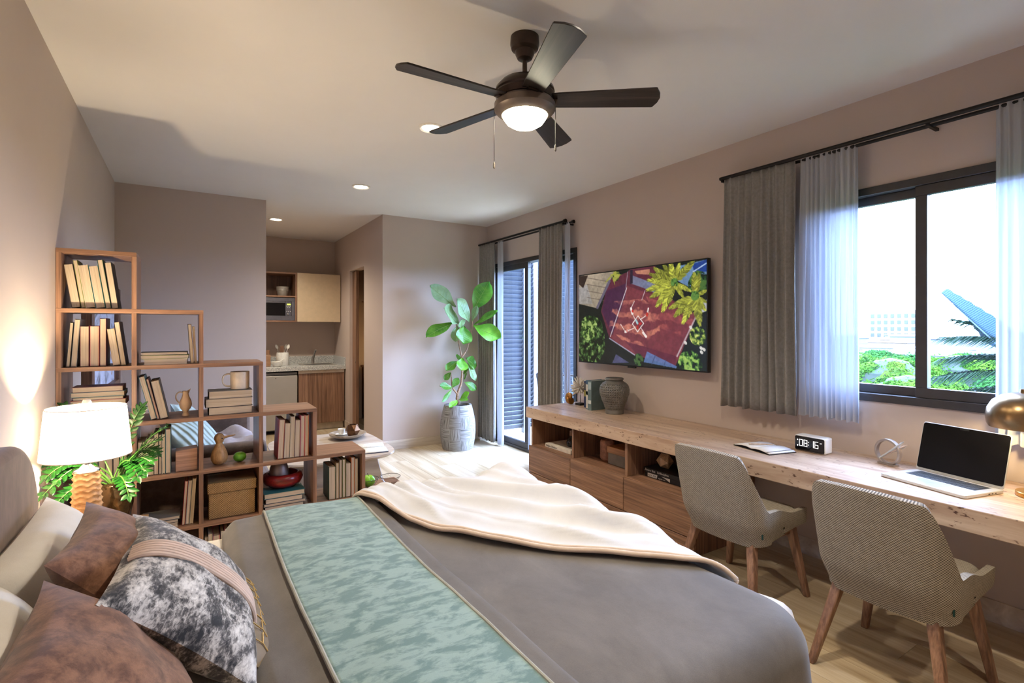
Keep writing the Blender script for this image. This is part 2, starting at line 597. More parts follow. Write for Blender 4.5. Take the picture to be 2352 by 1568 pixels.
# right wall with window and sliding-door openings
WY0, WY1, WZ0, WZ1 = 0.46, 1.775, 1.027, 2.272
SY0, SY1, SZ1 = 4.083, 5.80, 2.28
mb = MB()
mb.box(W, W + T, RY - T, WY0, 0, H)
mb.box(W, W + T, WY0, WY1, 0, WZ0)
mb.box(W, W + T, WY0, WY1, WZ1, H)
mb.box(W, W + T, WY1, SY0, 0, H)
mb.box(W, W + T, SY0, SY1, SZ1, H)
mb.box(W, W + T, SY1, KB + T, 0, H)
structure(obj('wall_right', mb, m_wall))
# baseboards
bb = [('baseboard_far', KR - 0.0, SY1 and W, FY - 0.012, FY), ]
structure(box('baseboard_far', KR, W, FY - 0.012, FY - 0.0005, 0, 0.11, m_trav_base, bevel=0.002))
structure(box('baseboard_right', W - 0.012, W - 0.0005, RY, SY0 - 0.02, 0, 0.11, m_trav_base, bevel=0.002))
structure(box('baseboard_left', LW + 0.0005, LW + 0.012, RY, FY, 0, 0.11, m_trav_base, bevel=0.002))
structure(box('baseboard_far_left', LW + 0.013, KL, FY - 0.012, FY - 0.0005, 0, 0.11, m_trav_base, bevel=0.002))
structure(box('baseboard_kitchen', KR - 0.012, KR - 0.0005, DY1, 7.64, 0, 0.11, m_trav_base, bevel=0.002))
structure(box('baseboard_kitchen_front', KR - 0.012, KR - 0.0005, FY, DY0, 0, 0.11, m_trav_base, bevel=0.002))

# ------------------------------------------------------------------ window
def frame_rect(name, y0, y1, z0, z1, wd, x0, x1, parent, m=m_frame):
    """four-sided frame in the wall plane as one part"""
    mb = MB()
    mb.box(x0, x1, y0, y1, z0, z0 + wd); mb.box(x0, x1, y0, y1, z1 - wd, z1)
    mb.box(x0, x1, y0, y0 + wd, z0 + wd, z1 - wd); mb.box(x0, x1, y1 - wd, y1, z0 + wd, z1 - wd)
    return obj(name, mb, m, parent, bevel=0.003)
win = structure(thing('window_1', 'dark-framed sliding window above the desk', 'window', (W, (WY0 + WY1) / 2, WZ0)))
frame_rect('window_frame', WY0, WY1, WZ0, WZ1, 0.045, W - 0.012, W + 0.09, win)
mid = 1.165
s1 = frame_rect('sash', WY0 + 0.045, mid + 0.035, WZ0 + 0.045, WZ1 - 0.045, 0.055, W + 0.0, W + 0.035, win)
obj('pane', MB().box(W + 0.015, W + 0.019, WY0 + 0.1, mid - 0.02, WZ0 + 0.1, WZ1 - 0.1), m_pane, s1)
s2 = frame_rect('sash', mid - 0.01, WY1 - 0.045, WZ0 + 0.045, WZ1 - 0.045, 0.05, W + 0.045, W + 0.08, win)
obj('pane', MB().box(W + 0.060, W + 0.064, mid + 0.04, WY1 - 0.095, WZ0 + 0.095, WZ1 - 0.095), m_pane, s2)

# ------------------------------------------------------------------ sliding balcony door
door = structure(thing('door_1', 'dark-framed sliding glass door to the balcony', 'door', (W, (SY0 + SY1) / 2, 0)))
mb = MB()
mb.box(W - 0.012, W + 0.12, SY0, SY1, SZ1 - 0.05, SZ1); mb.box(W - 0.012, W + 0.12, SY0, SY0 + 0.05, 0, SZ1 - 0.05)
mb.box(W - 0.012, W + 0.12, SY1 - 0.05, SY1, 0, SZ1 - 0.05); mb.box(W - 0.012, W + 0.12, SY0, SY1, 0, 0.035)
obj('door_frame', mb, m_frame, door, bevel=0.003)
s1 = frame_rect('sliding_panel', 4.985, SY1 - 0.05, 0.035, SZ1 - 0.05, 0.065, W + 0.0, W + 0.04, door)
obj('pane', MB().box(W + 0.018, W + 0.022, 5.05, SY1 - 0.115, 0.1, SZ1 - 0.115), m_pane, s1)
s2 = frame_rect('sliding_panel', SY0 + 0.05, 4.60, 0.035, SZ1 - 0.05, 0.06, W + 0.055, W + 0.095, door)
obj('pane', MB().box(W + 0.073, W + 0.077, SY0 + 0.11, 4.54, 0.1, SZ1 - 0.11), m_pane, s2)

# ------------------------------------------------------------------ closet door and closet
dr = structure(thing('door_2', 'walnut sliding pocket door of the closet', 'door', (KR + 0.06, DY1, 0)))
box('door_leaf', KR + 0.04, KR + 0.08, DY1 - 0.19, DY1 + 0.02, 0.01, DH - 0.01, walnut[2], dr, 0.002)
obj('door_lock', MB().lathe([(0.012, 0), (0.014, 0.004), (0.006, 0.008)], 12, M=Matrix.Translation((KR + 0.04, DY1 - 0.16, 0.98)) @ Matrix.Rotation(-PI / 2, 4, 'Y')), m_chrome, dr)
structure(box('wall_closet_back', 2.9, 2.95, FY + 0.12, KB, 0, H, m_wall))
cl = thing('closet_unit', 'walnut closet shelf unit behind the pocket door', 'wardrobe', (2.6, 7.2, 0))
box('shelf', 2.35, 2.899, 6.2, 8.2, 1.86, 1.885, walnut[1], cl, 0.002)
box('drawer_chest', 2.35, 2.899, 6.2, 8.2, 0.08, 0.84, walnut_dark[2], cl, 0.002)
box('top', 2.33, 2.899, 6.2, 8.2, 0.84, 0.87, walnut[1], cl, 0.002)
obj('hanging_rail', MB().tube([(2.6, 6.2, 1.74), (2.6, 8.2, 1.74)], 0.012, 10), m_chrome, cl)
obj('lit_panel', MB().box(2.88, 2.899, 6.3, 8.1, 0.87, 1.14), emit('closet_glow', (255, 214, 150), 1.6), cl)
def garment(y, col, ln, nm, lab):
    mb = MB()
    z1 = 1.70
    prof = [(0.02, 0), (0.2, -0.07), (0.22, -0.2), (0.21, -0.5), (0.23, -ln), (-0.23, -ln), (-0.21, -0.5), (-0.22, -0.2), (-0.2, -0.07), (-0.02, 0)]
    mb.prism([(2.6 + a, z1 + b) for a, b in prof], y - 0.025, y + 0.025, axis=1)
    return tag(obj(nm, mb, velvet('cloth_%s' % nm, tuple(int(v * 0.8) for v in col), col, 12), bevel=0.01), lab, 'clothing')
garment(7.10, (196, 150, 150), 0.75, 'shirt', 'dusty pink shirt hanging in the closet doorway gap')
garment(7.28, (180, 176, 170), 0.80, 'jacket', 'pale grey jacket hanging in the closet doorway gap')
garment(6.95, (60, 54, 54), 0.7, 'sweater', 'dark garment hanging on the closet rail')
mb = MB()
for i in range(3):
    mb.box(2.45, 2.75, 7.0, 7.3, 1.886 + i * 0.05, 1.93 + i * 0.05)
tag(obj('folded_towel', mb, m_white_cotton, bevel=0.015), 'folded pale towels on the closet upper shelf', 'towel')

# ------------------------------------------------------------------ balcony and the world outside
structure(obj('balcony_floor', MB().box(W + T, 5.1, 2.6, 6.3, -0.06, -0.005), m_floor))
m_slat = plain('louvre_grey', (38, 43, 54), 0.5)
scr = thing('louvre_screen', 'grey horizontal louvre screen closing the end of the balcony', 'screen', (4.3, 6.0, 0))
slat_mesh = None
zz = 0.09
k = 0
while zz < 2.66:
    if slat_mesh is None:
        mb = MB().box(-0.70, 0.70, -0.036, 0.036, -0.004, 0.004, Matrix.Rotation(R(-58), 4, 'X'))
        sl = obj('slat', mb, m_slat, scr, local=True, smooth=0); slat_mesh = sl.data
    else:
        sl = bpy.data.objects.new('slat', slat_mesh); C.objects.link(sl); sl.parent = scr
    sl.location = (0.0, 0.0, zz)
    zz += 0.062; k += 1
for px in (3.565, 4.00, 4.17, 5.03):
    box('post', px - 0.035, px + 0.035, 5.965, 6.035, -0.005, 2.72, plain('louvre_post', (96, 100, 106), 0.5), scr, 0.003)
box('top_rail', 3.53, 5.07, 5.965, 6.035, 2.72, 2.77, plain('louvre_post', (96, 100, 106), 0.5), scr, 0.003)
# balcony chair: a strap-woven frame chair, seen through the door
bc = thing('balcony_chair', 'pale strap-back balcony chair beside the louvre screen', 'chair', (4.105, 5.23, 0), R(120))
m_bchair = plain('balcony_chair_white', (120, 126, 134), 0.5)
fr = MB()
for sx in (-0.25, 0.25):
    fr.tube([(sx, -0.22, 0), (sx, -0.2, 0.42), (sx, 0.2, 0.40), (sx, 0.24, 0)], 0.014, 8)
    fr.tube([(sx, 0.14, 0.40), (sx, 0.30, 0.88)], 0.014, 8)
fr.tube([(-0.25, 0.30, 0.88), (0.25, 0.30, 0.88)], 0.014, 8)
obj('frame', fr, m_frame, bc, local=True)
for i in range(9):
    xx = -0.22 + i * 0.055
    obj('strap', MB().tube([(xx, 0.30, 0.88), (xx, 0.16, 0.43), (xx, -0.2, 0.42)], 0.008, 6), m_bchair, bc, local=True)

def leafmat(name, c0, c1, rough=0.5, trans=0.25, scale=6, spec=0.5):
    k = NT(name)
    f = k.noise(k.coords(), scale, 3)
    col = k.ramp(f, [(0.3, c0), (0.7, c1)])
    k.col(col)
    k.set(Roughness=rough)
    k.b.inputs['Specular IOR Level'].default_value = spec
    t = k.n('ShaderNodeBsdfTranslucent'); k.l(col, t.inputs[0])
    mx = k.n('ShaderNodeMixShader'); mx.inputs[0].default_value = trans
    k.l(k.b.outputs[0], mx.inputs[1]); k.l(t.outputs[0], mx.inputs[2]); k.l(mx.outputs[0], k.out.inputs[0])
    return k.m
m_tree = [leafmat('tree_leaf_a', (20, 50, 14), (66, 98, 28), scale=0.8, rough=0.9, spec=0.05), leafmat('tree_leaf_b', (14, 46, 22), (46, 88, 36), scale=0.8, rough=0.9, spec=0.05), leafmat('tree_leaf_c', (22, 52, 14), (66, 100, 30), scale=0.8, rough=0.9, spec=0.05)]
m_bark = plain('bark', (92, 76, 62), 0.9)
GZ = -9.0
structure(obj('ground_outside', MB().box(5.3, 900, -700, 900, GZ - 1, GZ), plain('ground', (44, 62, 34), 0.9, scale=0.05)))
rng = np.random.default_rng(5)
def crown_mesh(seed, n=30000):
    """leaf cards on a lumpy crown about 4 m in radius"""
    g = np.random.default_rng(seed)
    blobs = [(0, 0, 0, 2.6)]
    for i in range(26):
        a = g.uniform(0, 2 * PI); e = g.uniform(-0.2, 1.2)
        blobs.append((2.3 * math.cos(a) * math.cos(e), 2.3 * math.sin(a) * math.cos(e), 1.7 * math.sin(e), g.uniform(0.6, 1.15)))
    b = np.array(blobs)
    pick = g.integers(0, len(b), n)
    d = g.normal(size=(n, 3)); d /= np.linalg.norm(d, axis=1)[:, None]
    d[:, 2] = np.abs(d[:, 2]) * np.where(g.random(n) < 0.8, 1, -1)
    c = b[pick, :3] + d * b[pick, 3:4] * g.uniform(0.85, 1.05, (n, 1))
    nn = d + g.normal(size=(n, 3)) * 0.45; nn /= np.linalg.norm(nn, axis=1)[:, None]
    a = np.cross(nn, g.normal(size=(n, 3))); a /= np.linalg.norm(a, axis=1)[:, None]
    e = np.cross(nn, a)
    s = g.uniform(0.05, 0.10, (n, 1))
    v = np.empty((n, 4, 3)); v[:, 0] = c - a * s * 1.3; v[:, 1] = c + e * s * 0.7; v[:, 2] = c + a * s * 1.3; v[:, 3] = c - e * s * 0.7
    me = bpy.data.meshes.new('crown')
    me.from_pydata(v.reshape(-1, 3).tolist(), [], np.arange(n * 4).reshape(n, 4).tolist())
    return me
crowns = [crown_mesh(s) for s in (1, 2, 3)]
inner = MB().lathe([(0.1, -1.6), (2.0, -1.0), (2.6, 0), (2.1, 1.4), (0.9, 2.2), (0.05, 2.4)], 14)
trunk_mb = MB().tube([(0, 0, -12.5), (0.1, 0.1, -6), (0, 0, -1)], [0.28, 0.22, 0.16], 8)
spots = []
for row, xx in enumerate((12, 16.4, 20.8, 25.2, 29.6)):
    yy = xx * 0.15 + (row % 2) * 1.6 - 4.45
    while yy < xx * 0.66:
        spots.append((xx + rng.uniform(-0.12, 0.12), yy, -2.05 + row * 0.20 + rng.uniform(-0.15, 0.2)))
        yy += 4.45
spots.sort(key=lambda p: p[0])
inm = None
for i, (xx, yy, zc) in enumerate(spots):
    where = 'in the %s row of trees outside the window' % (('nearest', 'second', 'third', 'fourth', 'farthest')[[k for k, v in enumerate((14, 18.5, 23, 27.5, 99)) if xx < v][0]])
    same = [s for s in spots if abs(s[0] - xx) < 2]
    rank = sorted(same, key=lambda s: -s[1] / s[0]).index((xx, yy, zc)) + 1
    ords = ('first', 'second', 'third', 'fourth', 'fifth', 'sixth', 'seventh', 'eighth', 'ninth')
    t = thing('tree', 'leafy green tree, %s from the left %s' % (ords[rank - 1], where), 'tree', (xx, yy, zc), rng.uniform(0, 6), 'trees outside the window')
    t.scale = (0.62, 0.62, 0.62)
    cm = crowns[i % 3].copy() if False else crowns[i % 3]
    o = bpy.data.objects.new('foliage', cm); C.objects.link(o); o.parent = t
    if not cm.materials: cm.materials.append(m_tree[i % 3])
    o['kind'] = 'stuff'
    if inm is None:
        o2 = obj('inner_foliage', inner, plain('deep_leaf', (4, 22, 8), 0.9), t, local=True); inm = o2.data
        o3 = obj('trunk', trunk_mb, m_bark, t, local=True); trm = o3.data
    else:
        for nm, d in (('inner_foliage', inm), ('trunk', trm)):
            q = bpy.data.objects.new(nm, d); C.objects.link(q); q.parent = t
# the town on the horizon
m_house = [plain('house_white', (96, 94, 90), 0.9), plain('house_cream', (100, 86, 72), 0.9), plain('house_grey', (78, 80, 84), 0.9)]
m_winfar = plain('far_window', (24, 28, 36), 0.4)
hmesh = []
for kx in range(3):
    mb = MB(); mb.box(-5, 5, -5, 5, 0, 6 + kx); mb.box(-5.3, 5.3, -5.3, 5.3, 6 + kx, 6.5 + kx)
    me_o = obj('walls', mb, m_house[kx], None, local=True); C.objects.unlink(me_o); hmesh.append(me_o.data)
wm = MB()
for a in (-3, 0, 3):
    for b in (1.5, 4.2): wm.box(-5.05, -4.95, a - 0.6, a + 0.6, b, b + 1.3)
wo = obj('window', wm, m_winfar, None, local=True); C.objects.unlink(wo)
nh = 0
hs = []
for gx in range(9):
    for gy in range(14):
        xx_ = 75 + gx * 24 + rng.uniform(-4, 4); yy_ = 14 + gy * 16 + gx * 5 + rng.uniform(-2, 2)
        if 0.17 < yy_ / xx_ < 0.52: hs.append((xx_, yy_))
for i, (dd, yy_) in enumerate(hs):
    ang = yy_ / dd
    t = thing('house', 'small pale flat-roofed house in the distant town', 'house', (dd, dd * ang, GZ), rng.uniform(-0.15, 0.15), 'houses of the distant town')
    t.scale = (1, 1, rng.uniform(0.7, 1.1))
    q = bpy.data.objects.new('walls', hmesh[i % 3]); C.objects.link(q); q.parent = t
    if dd < 160:
        q = bpy.data.objects.new('windows', wo.data); C.objects.link(q); q.parent = t
ab = thing('apartment_block', 'long pale apartment block on the horizon', 'building', (300, 112, GZ), 0)
box('walls', 296, 306, 98, 126, GZ, 10.5, m_house[0], ab)
for a in range(9):
    for b in range(5):
        box('window', 295.8, 296.0, 99.5 + a * 2.9, 101 + a * 2.9, GZ + 3 + b * 3.2, GZ + 4.8 + b * 3.2, m_winfar, ab)
for i in range(9):
    dd = 46 + i * 2.4; ang = (0.20, 0.42, 0.30, 0.50, 0.24, 0.36, 0.46, 0.28, 0.40)[i]
    t = thing('tree', 'distant tree standing between the pale houses of the town', 'tree', (dd, dd * ang, GZ + 5.5), rng.uniform(0, 6), 'distant town trees')
    o = bpy.data.objects.new('foliage', crowns[1]); C.objects.link(o); o.parent = t; o['kind'] = 'stuff'
# palm by the window, its crown to the right of the view
m_palm = leafmat('palm_leaf', (14, 30, 26), (34, 54, 38), scale=3, rough=0.8, spec=0.1)
palm = thing('palm', 'feathery palm fronds reaching across the right window sash', 'palm tree', (6.45, 1.08, GZ))
obj('trunk', MB().tube([(6.45, 1.08, GZ), (6.45, 1.08, 1.22)], [0.14, 0.07], 10), m_bark, palm)
def frond(parent, base, direction, length, droop, seed, leaf=0.5):
    g = random.Random(seed)
    d = Vector(direction).normalized()
    pts = []
    for i in range(13):
        t = i / 12
        pts.append(Vector(base) + d * length * t + Vector((0, 0, 0.35 * length * t * (0.5 if droop < 0.3 else 0.2) - droop * length * t * t)))
    mb = MB().tube(pts, [0.014 * (1 - 0.8 * i / 12) for i in range(13)], 5)
    side = d.cross(Vector((0, 0, 1))).normalized()
    for i in range(60):
        t = 0.12 + 0.88 * i / 60
        k = t * 12; a = int(min(11, k)); p = pts[a].lerp(pts[a + 1], k - a)
        tg = (pts[a + 1] - pts[a]).normalized()
        for sg in (-1, 1):
            L = leaf * (0.55 + 0.45 * math.sin(PI * min(1, t + 0.1))) * g.uniform(0.85, 1.1)
            dr = (side * sg * 0.55 + tg * 0.8 + Vector((0, 0, 0.1))).normalized()
            q = p + dr * L * 0.55 + Vector((0, 0, 0.01)); e = p + dr * L - Vector((0, 0, L * 0.35))
            wv = tg.cross(Vector((0, 0, 1))).normalized() * 0.0 + Vector((0, 0, 1)).cross(dr).normalized() * 0.011
            mb._add([p - wv * .6, p + wv * .6, q + wv, q - wv, e], [(0, 1, 2, 3), (3, 2, 4)])
    return obj('frond', mb, m_palm, parent, smooth=0, fixn=False)
for i, (bz, ln, dr, dirv) in enumerate(((1.22, 0.80, 0.10, (-0.35, 1, 0.30)), (1.16, 0.86, 0.22, (-0.5, 1, 0.30)), (1.06, 0.86, 0.25, (-0.25, 1, 0.18)), (0.98, 0.90, 0.22, (-0.45, 1, 0.05)), (0.84, 0.86, 0.28, (-0.3, 1, 0.05)), (0.74, 0.82, 0.25, (-0.55, 1, 0.0)), (0.66, 0.78, 0.3, (-0.2, 1, -0.05)))):
    frond(palm, (6.45, 1.10, bz), dirv, ln, dr, i, 0.42)
# big paddle leaf (bird-of-paradise type)
bp = thing('paddle_leaf_plant', 'large blue-green paddle leaf pointing up behind the palm fronds', 'plant', (6.2, 1.55, GZ))
b0 = Vector((6.15, 1.42, 1.13)); tip = Vector((5.9, 1.90, 1.78))
obj('stem', MB().tube([(6.2, 1.55, GZ), (6.2, 1.45, 0.4), b0], [0.05, 0.04, 0.02], 8), m_palm, bp)
ax = (tip - b0); sd_ = ax.cross(Vector((0.4, 0.2, 1))).normalized(); up_ = sd_.cross(ax).normalized()
def pl_fn(u, v):
    wv = 0.14 * min(1.0, (1 - v) * 1.7) ** 0.9 * min(1.0, 0.45 + v * 2)
    s = (u - 0.5) * 2
    return b0 + ax * v + sd_ * wv * s + up_ * (abs(s) * 0.08 + 0.006 * math.sin(v * 60) * abs(s))
k = NT('paddle_leaf')
wt = k.n('ShaderNodeTexWave'); wt.bands_direction = 'Y'; wt.inputs['Scale'].default_value = 16.0; wt.inputs['Distortion'].default_value = 3.0
tcp = k.n('ShaderNodeTexCoord'); k.l(tcp.outputs['UV'], wt.inputs[0])
k.col(k.ramp(wt.outputs['Fac'], [(0.1, (24, 38, 48)), (0.5, (36, 54, 64)), (0.9, (42, 60, 68))])); k.set(Roughness=0.8)
k.b.inputs['Specular IOR Level'].default_value = 0.1
obj('leaf', MB().grid(pl_fn, 11, 41), k.m, bp, smooth=180, fixn=False)
obj('midrib', MB().tube([b0 + ax * (i / 20) - up_ * 0.004 for i in range(21)], [0.010 * (1 - 0.85 * i / 20) for i in range(21)], 6), plain('paddle_midrib', (40, 58, 64), 0.8), bp)

# ------------------------------------------------------------------ ceiling lights
m_lens = emit('downlight_lens', (255, 244, 226), 9.0)
m_ring = plain('downlight_ring', (232, 226, 216), 0.4)
WARM = (1.0, 0.89, 0.73)
def downlight(x, y, label, en=None, vis=True):
    t = thing('ceiling_downlight', label, 'ceiling light', (x, y, H), 0, 'recessed ceiling downlights')
    obj('trim_ring', MB().lathe([(0.058, -0.004), (0.074, -0.011), (0.083, -0.007), (0.084, 0.0)], 28, (x, y, H), capb=False, capt=False), m_ring, t)
    obj('lens', MB().lathe([(0.060, -0.005), (0.060, -0.002)], 28, (x, y, H)), m_lens, t)
    spot('downlight_lamp', (x, y, H - 0.02), en or DOWN_W, WARM, R(140), 0.9, 0.05, t)
downlight(1.386, 3.212, 'round recessed downlight half hidden by a fan blade')
downlight(1.397, 4.898, 'round recessed downlight in the middle of the ceiling toward the window corner')
downlight(0.927, 6.922, 'round recessed downlight over the kitchen niche', DOWN_W * 1.5)
downlight(1.39, 1.05, 'round recessed downlight above the foot of the bed', DOWN_W * 1.1)
downlight(1.39, -0.5, 'round recessed downlight behind the viewpoint', DOWN_W * 1.0)

# ------------------------------------------------------------------ ceiling fan
FX, FYc = 1.325, 1.985
fan = thing('ceiling_fan', 'dark bronze ceiling fan with five wood blades and a glowing bowl light', 'ceiling fan', (FX, FYc, H))
c = (FX, FYc, 0)
obj('canopy', MB().lathe([(0.066, 2.80), (0.068, 2.765), (0.062, 2.745), (0.045, 2.735), (0.044, 2.72), (0.034, 2.700), (0.014, 2.690)], 32, c), m_bronze, fan)
obj('downrod', MB().lathe([(0.011, 2.59), (0.011, 2.695)], 14, c), m_bronze, fan)
obj('motor_housing', MB().lathe([(0.02, 2.622), (0.06, 2.612), (0.11, 2.588), (0.135, 2.56), (0.139, 2.545), (0.135, 2.538), (0.138, 2.53), (0.13, 2.505), (0.09, 2.49)], 40, c), m_bronze, fan)
obj('light_ring', MB().lathe([(0.10, 2.502), (0.132, 2.500), (0.142, 2.488), (0.142, 2.462), (0.134, 2.452), (0.108, 2.436), (0.10, 2.44)], 40, c), plain('fan_ring_bronze', (122, 108, 98), 0.4, 0.4), fan)
obj('glass_bowl', MB().lathe([(0.105, 2.442), (0.10, 2.425), (0.085, 2.404), (0.06, 2.388), (0.03, 2.380), (0.004, 2.378)], 32, c, capb=True), emit('bowl_light', (255, 246, 214), FAN_E), fan)
def blade_poly():
    return [(0.10, -0.045), (0.16, -0.050), (0.588, -0.066), (0.595, -0.064), (0.612, -0.032), (0.618, 0.0), (0.612, 0.032), (0.595, 0.064), (0.588, 0.066), (0.16, 0.050), (0.10, 0.045)]
bl_me = None
for k in range(5):
    ang = R(36 + 72 * k)
    Mx = Matrix.Translation((0, 0, 2.505 - H)) @ Matrix.Rotation(ang, 4, 'Z') @ Matrix.Rotation(R(-13), 4, 'X')
    if bl_me is None:
        b = obj('blade', MB().prism(blade_poly(), -0.004, 0.004), blade_wood, fan, local=True, bevel=0.0015); bl_me = b.data
        br_mb = MB().hexa([(0.06, -0.03, -0.012), (0.15, -0.022, -0.012), (0.15, 0.022, -0.012), (0.06, 0.03, -0.012)], [(0.06, -0.03, -0.0045), (0.15, -0.022, -0.0045), (0.15, 0.022, -0.0045), (0.06, 0.03, -0.0045)])
    else:
        b = bpy.data.objects.new('blade', bl_me); C.objects.link(b); b.parent = fan
        md = b.modifiers.new('bevel', 'BEVEL'); md.width = 0.0015; md.segments = 2
    b.matrix_local = Mx
    obj('blade_iron', br_mb, m_bronze, b, local=True)
rt = Vector((math.cos(YAW), -math.sin(YAW), 0))
for sg, L, cc in ((-1, 0.25, (150, 140, 130)), (1, 0.17, (70, 60, 54))):
    p = Vector((FX, FYc, 2.475)) + rt * sg * 0.1425
    ch = obj('pull_chain', MB().tube([p, p + Vector((0, 0, -L))], 0.0016, 6), m_blackmetal, fan)
    obj('pull_bob', MB().lathe([(0.001, 0.0), (0.0045, -0.008), (0.0045, -0.03), (0.001, -0.034)], 10, (p.x, p.y, p.z - L)), plain('bob_%d' % (sg + 1), cc, 0.4), ch)

# ------------------------------------------------------------------ curtains
def curtain_mb(y0, y1, z0, z1, x, folds, amp, seed, topamp=0.35, flare=0.06):
    g = random.Random(seed)
    ph = [g.uniform(0, 2 * PI) for _ in range(6)]
    nu = folds * 12 + 1
    def fn(u, v):                       # v: 0 top, 1 bottom
        a = amp * (topamp + (1 - topamp) * min(1, v * 1.6))
        uu = u + 0.012 * math.sin(u * 17 + ph[0]) + 0.006 * v * math.sin(u * 31 + ph[1])
        wv = math.sin(2 * PI * folds * uu + ph[2] + 0.5 * math.sin(v * 3 + ph[3] + u * 9))
        w2 = math.sin(2 * PI * folds * 2.03 * uu + ph[4]) * 0.25
        mid = (y0 + y1) / 2
        yy = mid + (y0 - mid + (y1 - y0) * u) * (1 + flare * (v ** 2) * (1 if v > 0 else 0))
        zz = z1 + (z0 - z1) * v
        if v > 0.97: zz += 0.006 * math.sin(u * 40 + ph[5])
        return (x + a * (wv + w2) + 0.004 * math.sin(v * 9 + u * 20), yy, zz)
    return MB().grid(fn, nu, 26, us=(y1 - y0) * 1.8, vs_=(z1 - z0))
def curtain(name, y0, y1, z0, z1, x, folds, amp, seed, m, label, solid=0.003, parent=None, **kw):
    o = obj(name, curtain_mb(y0, y1, z0, z1, x, folds, amp, seed, **kw), m, parent, smooth=180, solid=solid, fixn=False)
    if label: tag(o, label, 'curtain', 'curtains')
    return o
XR = W - 0.10
curtain('curtain', 1.79, 2.30, 0.90, 2.535, XR - 0.015, 9, 0.022, 1, m_curtain, 'grey linen curtain panel left of the desk window')
curtain('sheer_curtain', 1.445, 1.775, 0.905, 2.52, XR + 0.012, 11, 0.016, 2, m_sheer, 'white sheer curtain between the grey panel and the desk window', 0, flare=0.02)
curtain('sheer_curtain', 0.40, 0.845, 0.90, 2.52, XR + 0.012, 13, 0.016, 3, m_sheer, 'white sheer curtain at the right edge behind the brass lamp', 0, flare=0.02)
curtain('curtain', -0.10, 0.39, 0.90, 2.535, XR - 0.015, 9, 0.022, 4, m_curtain, 'grey linen curtain panel right of the desk window')
rod = thing('curtain_rod', 'dark double curtain rod over the desk window', 'curtain rod', (XR, 1.1, 2.52))
obj('front_rod', MB().tube([(XR - 0.022, -0.2, 2.525), (XR - 0.022, 2.33, 2.525)], 0.0125, 12), m_blackmetal, rod)
obj('rear_rod', MB().tube([(XR + 0.02, -0.2, 2.512), (XR + 0.02, 2.33, 2.512)], 0.0105, 12), m_blackmetal, rod)
for yy in (2.31, 1.1, -0.15):
    obj('bracket', MB().box(XR - 0.03, W - 0.0005, yy - 0.008, yy + 0.008, 2.498, 2.512), m_blackmetal, rod)
XS = W - 0.115
curtain('curtain', 5.53, 5.925, 0.03, 2.55, XS - 0.01, 7, 0.024, 5, m_curtain, 'grey linen curtain panel in the corner behind the fiddle-leaf fig', flare=0.0)
curtain('sheer_curtain', 5.385, 5.52, 0.015, 2.53, XS + 0.02, 5, 0.014, 6, m_sheer, 'narrow white sheer curtain beside the fiddle-leaf fig', 0, flare=0.0)
curtain('curtain', 4.165, 4.575, 0.03, 2.55, XS - 0.01, 7, 0.024, 7, m_curtain, 'grey linen curtain panel between the balcony door and the television', flare=0.01)
curtain('sheer_curtain', 4.09, 4.17, 0.015, 2.53, XS + 0.02, 4, 0.012, 8, m_sheer, 'narrow white sheer curtain strip next to the television', 0, flare=0.0)
rod = thing('curtain_rod', 'black double curtain rod over the balcony door', 'curtain rod', (XS, 5.0, 2.53))
for nm, xx, zz, rr, y0 in (('front_rod', XS - 0.015, 2.54, 0.0125, 4.12), ('rear_rod', XS + 0.03, 2.525, 0.0105, 4.045)):
    obj(nm, MB().tube([(xx, y0, zz), (xx, 5.94, zz)], rr, 12), m_blackmetal, rod)
    obj('finial', MB().tube([(xx, y0 - 0.012, zz), (xx, y0 + 0.012, zz)], rr * 1.7, 12), m_blackmetal, rod)
obj('bracket', MB().box(XS - 0.025, W - 0.0005, 4.14, 4.156, 2.512, 2.526), m_blackmetal, rod)

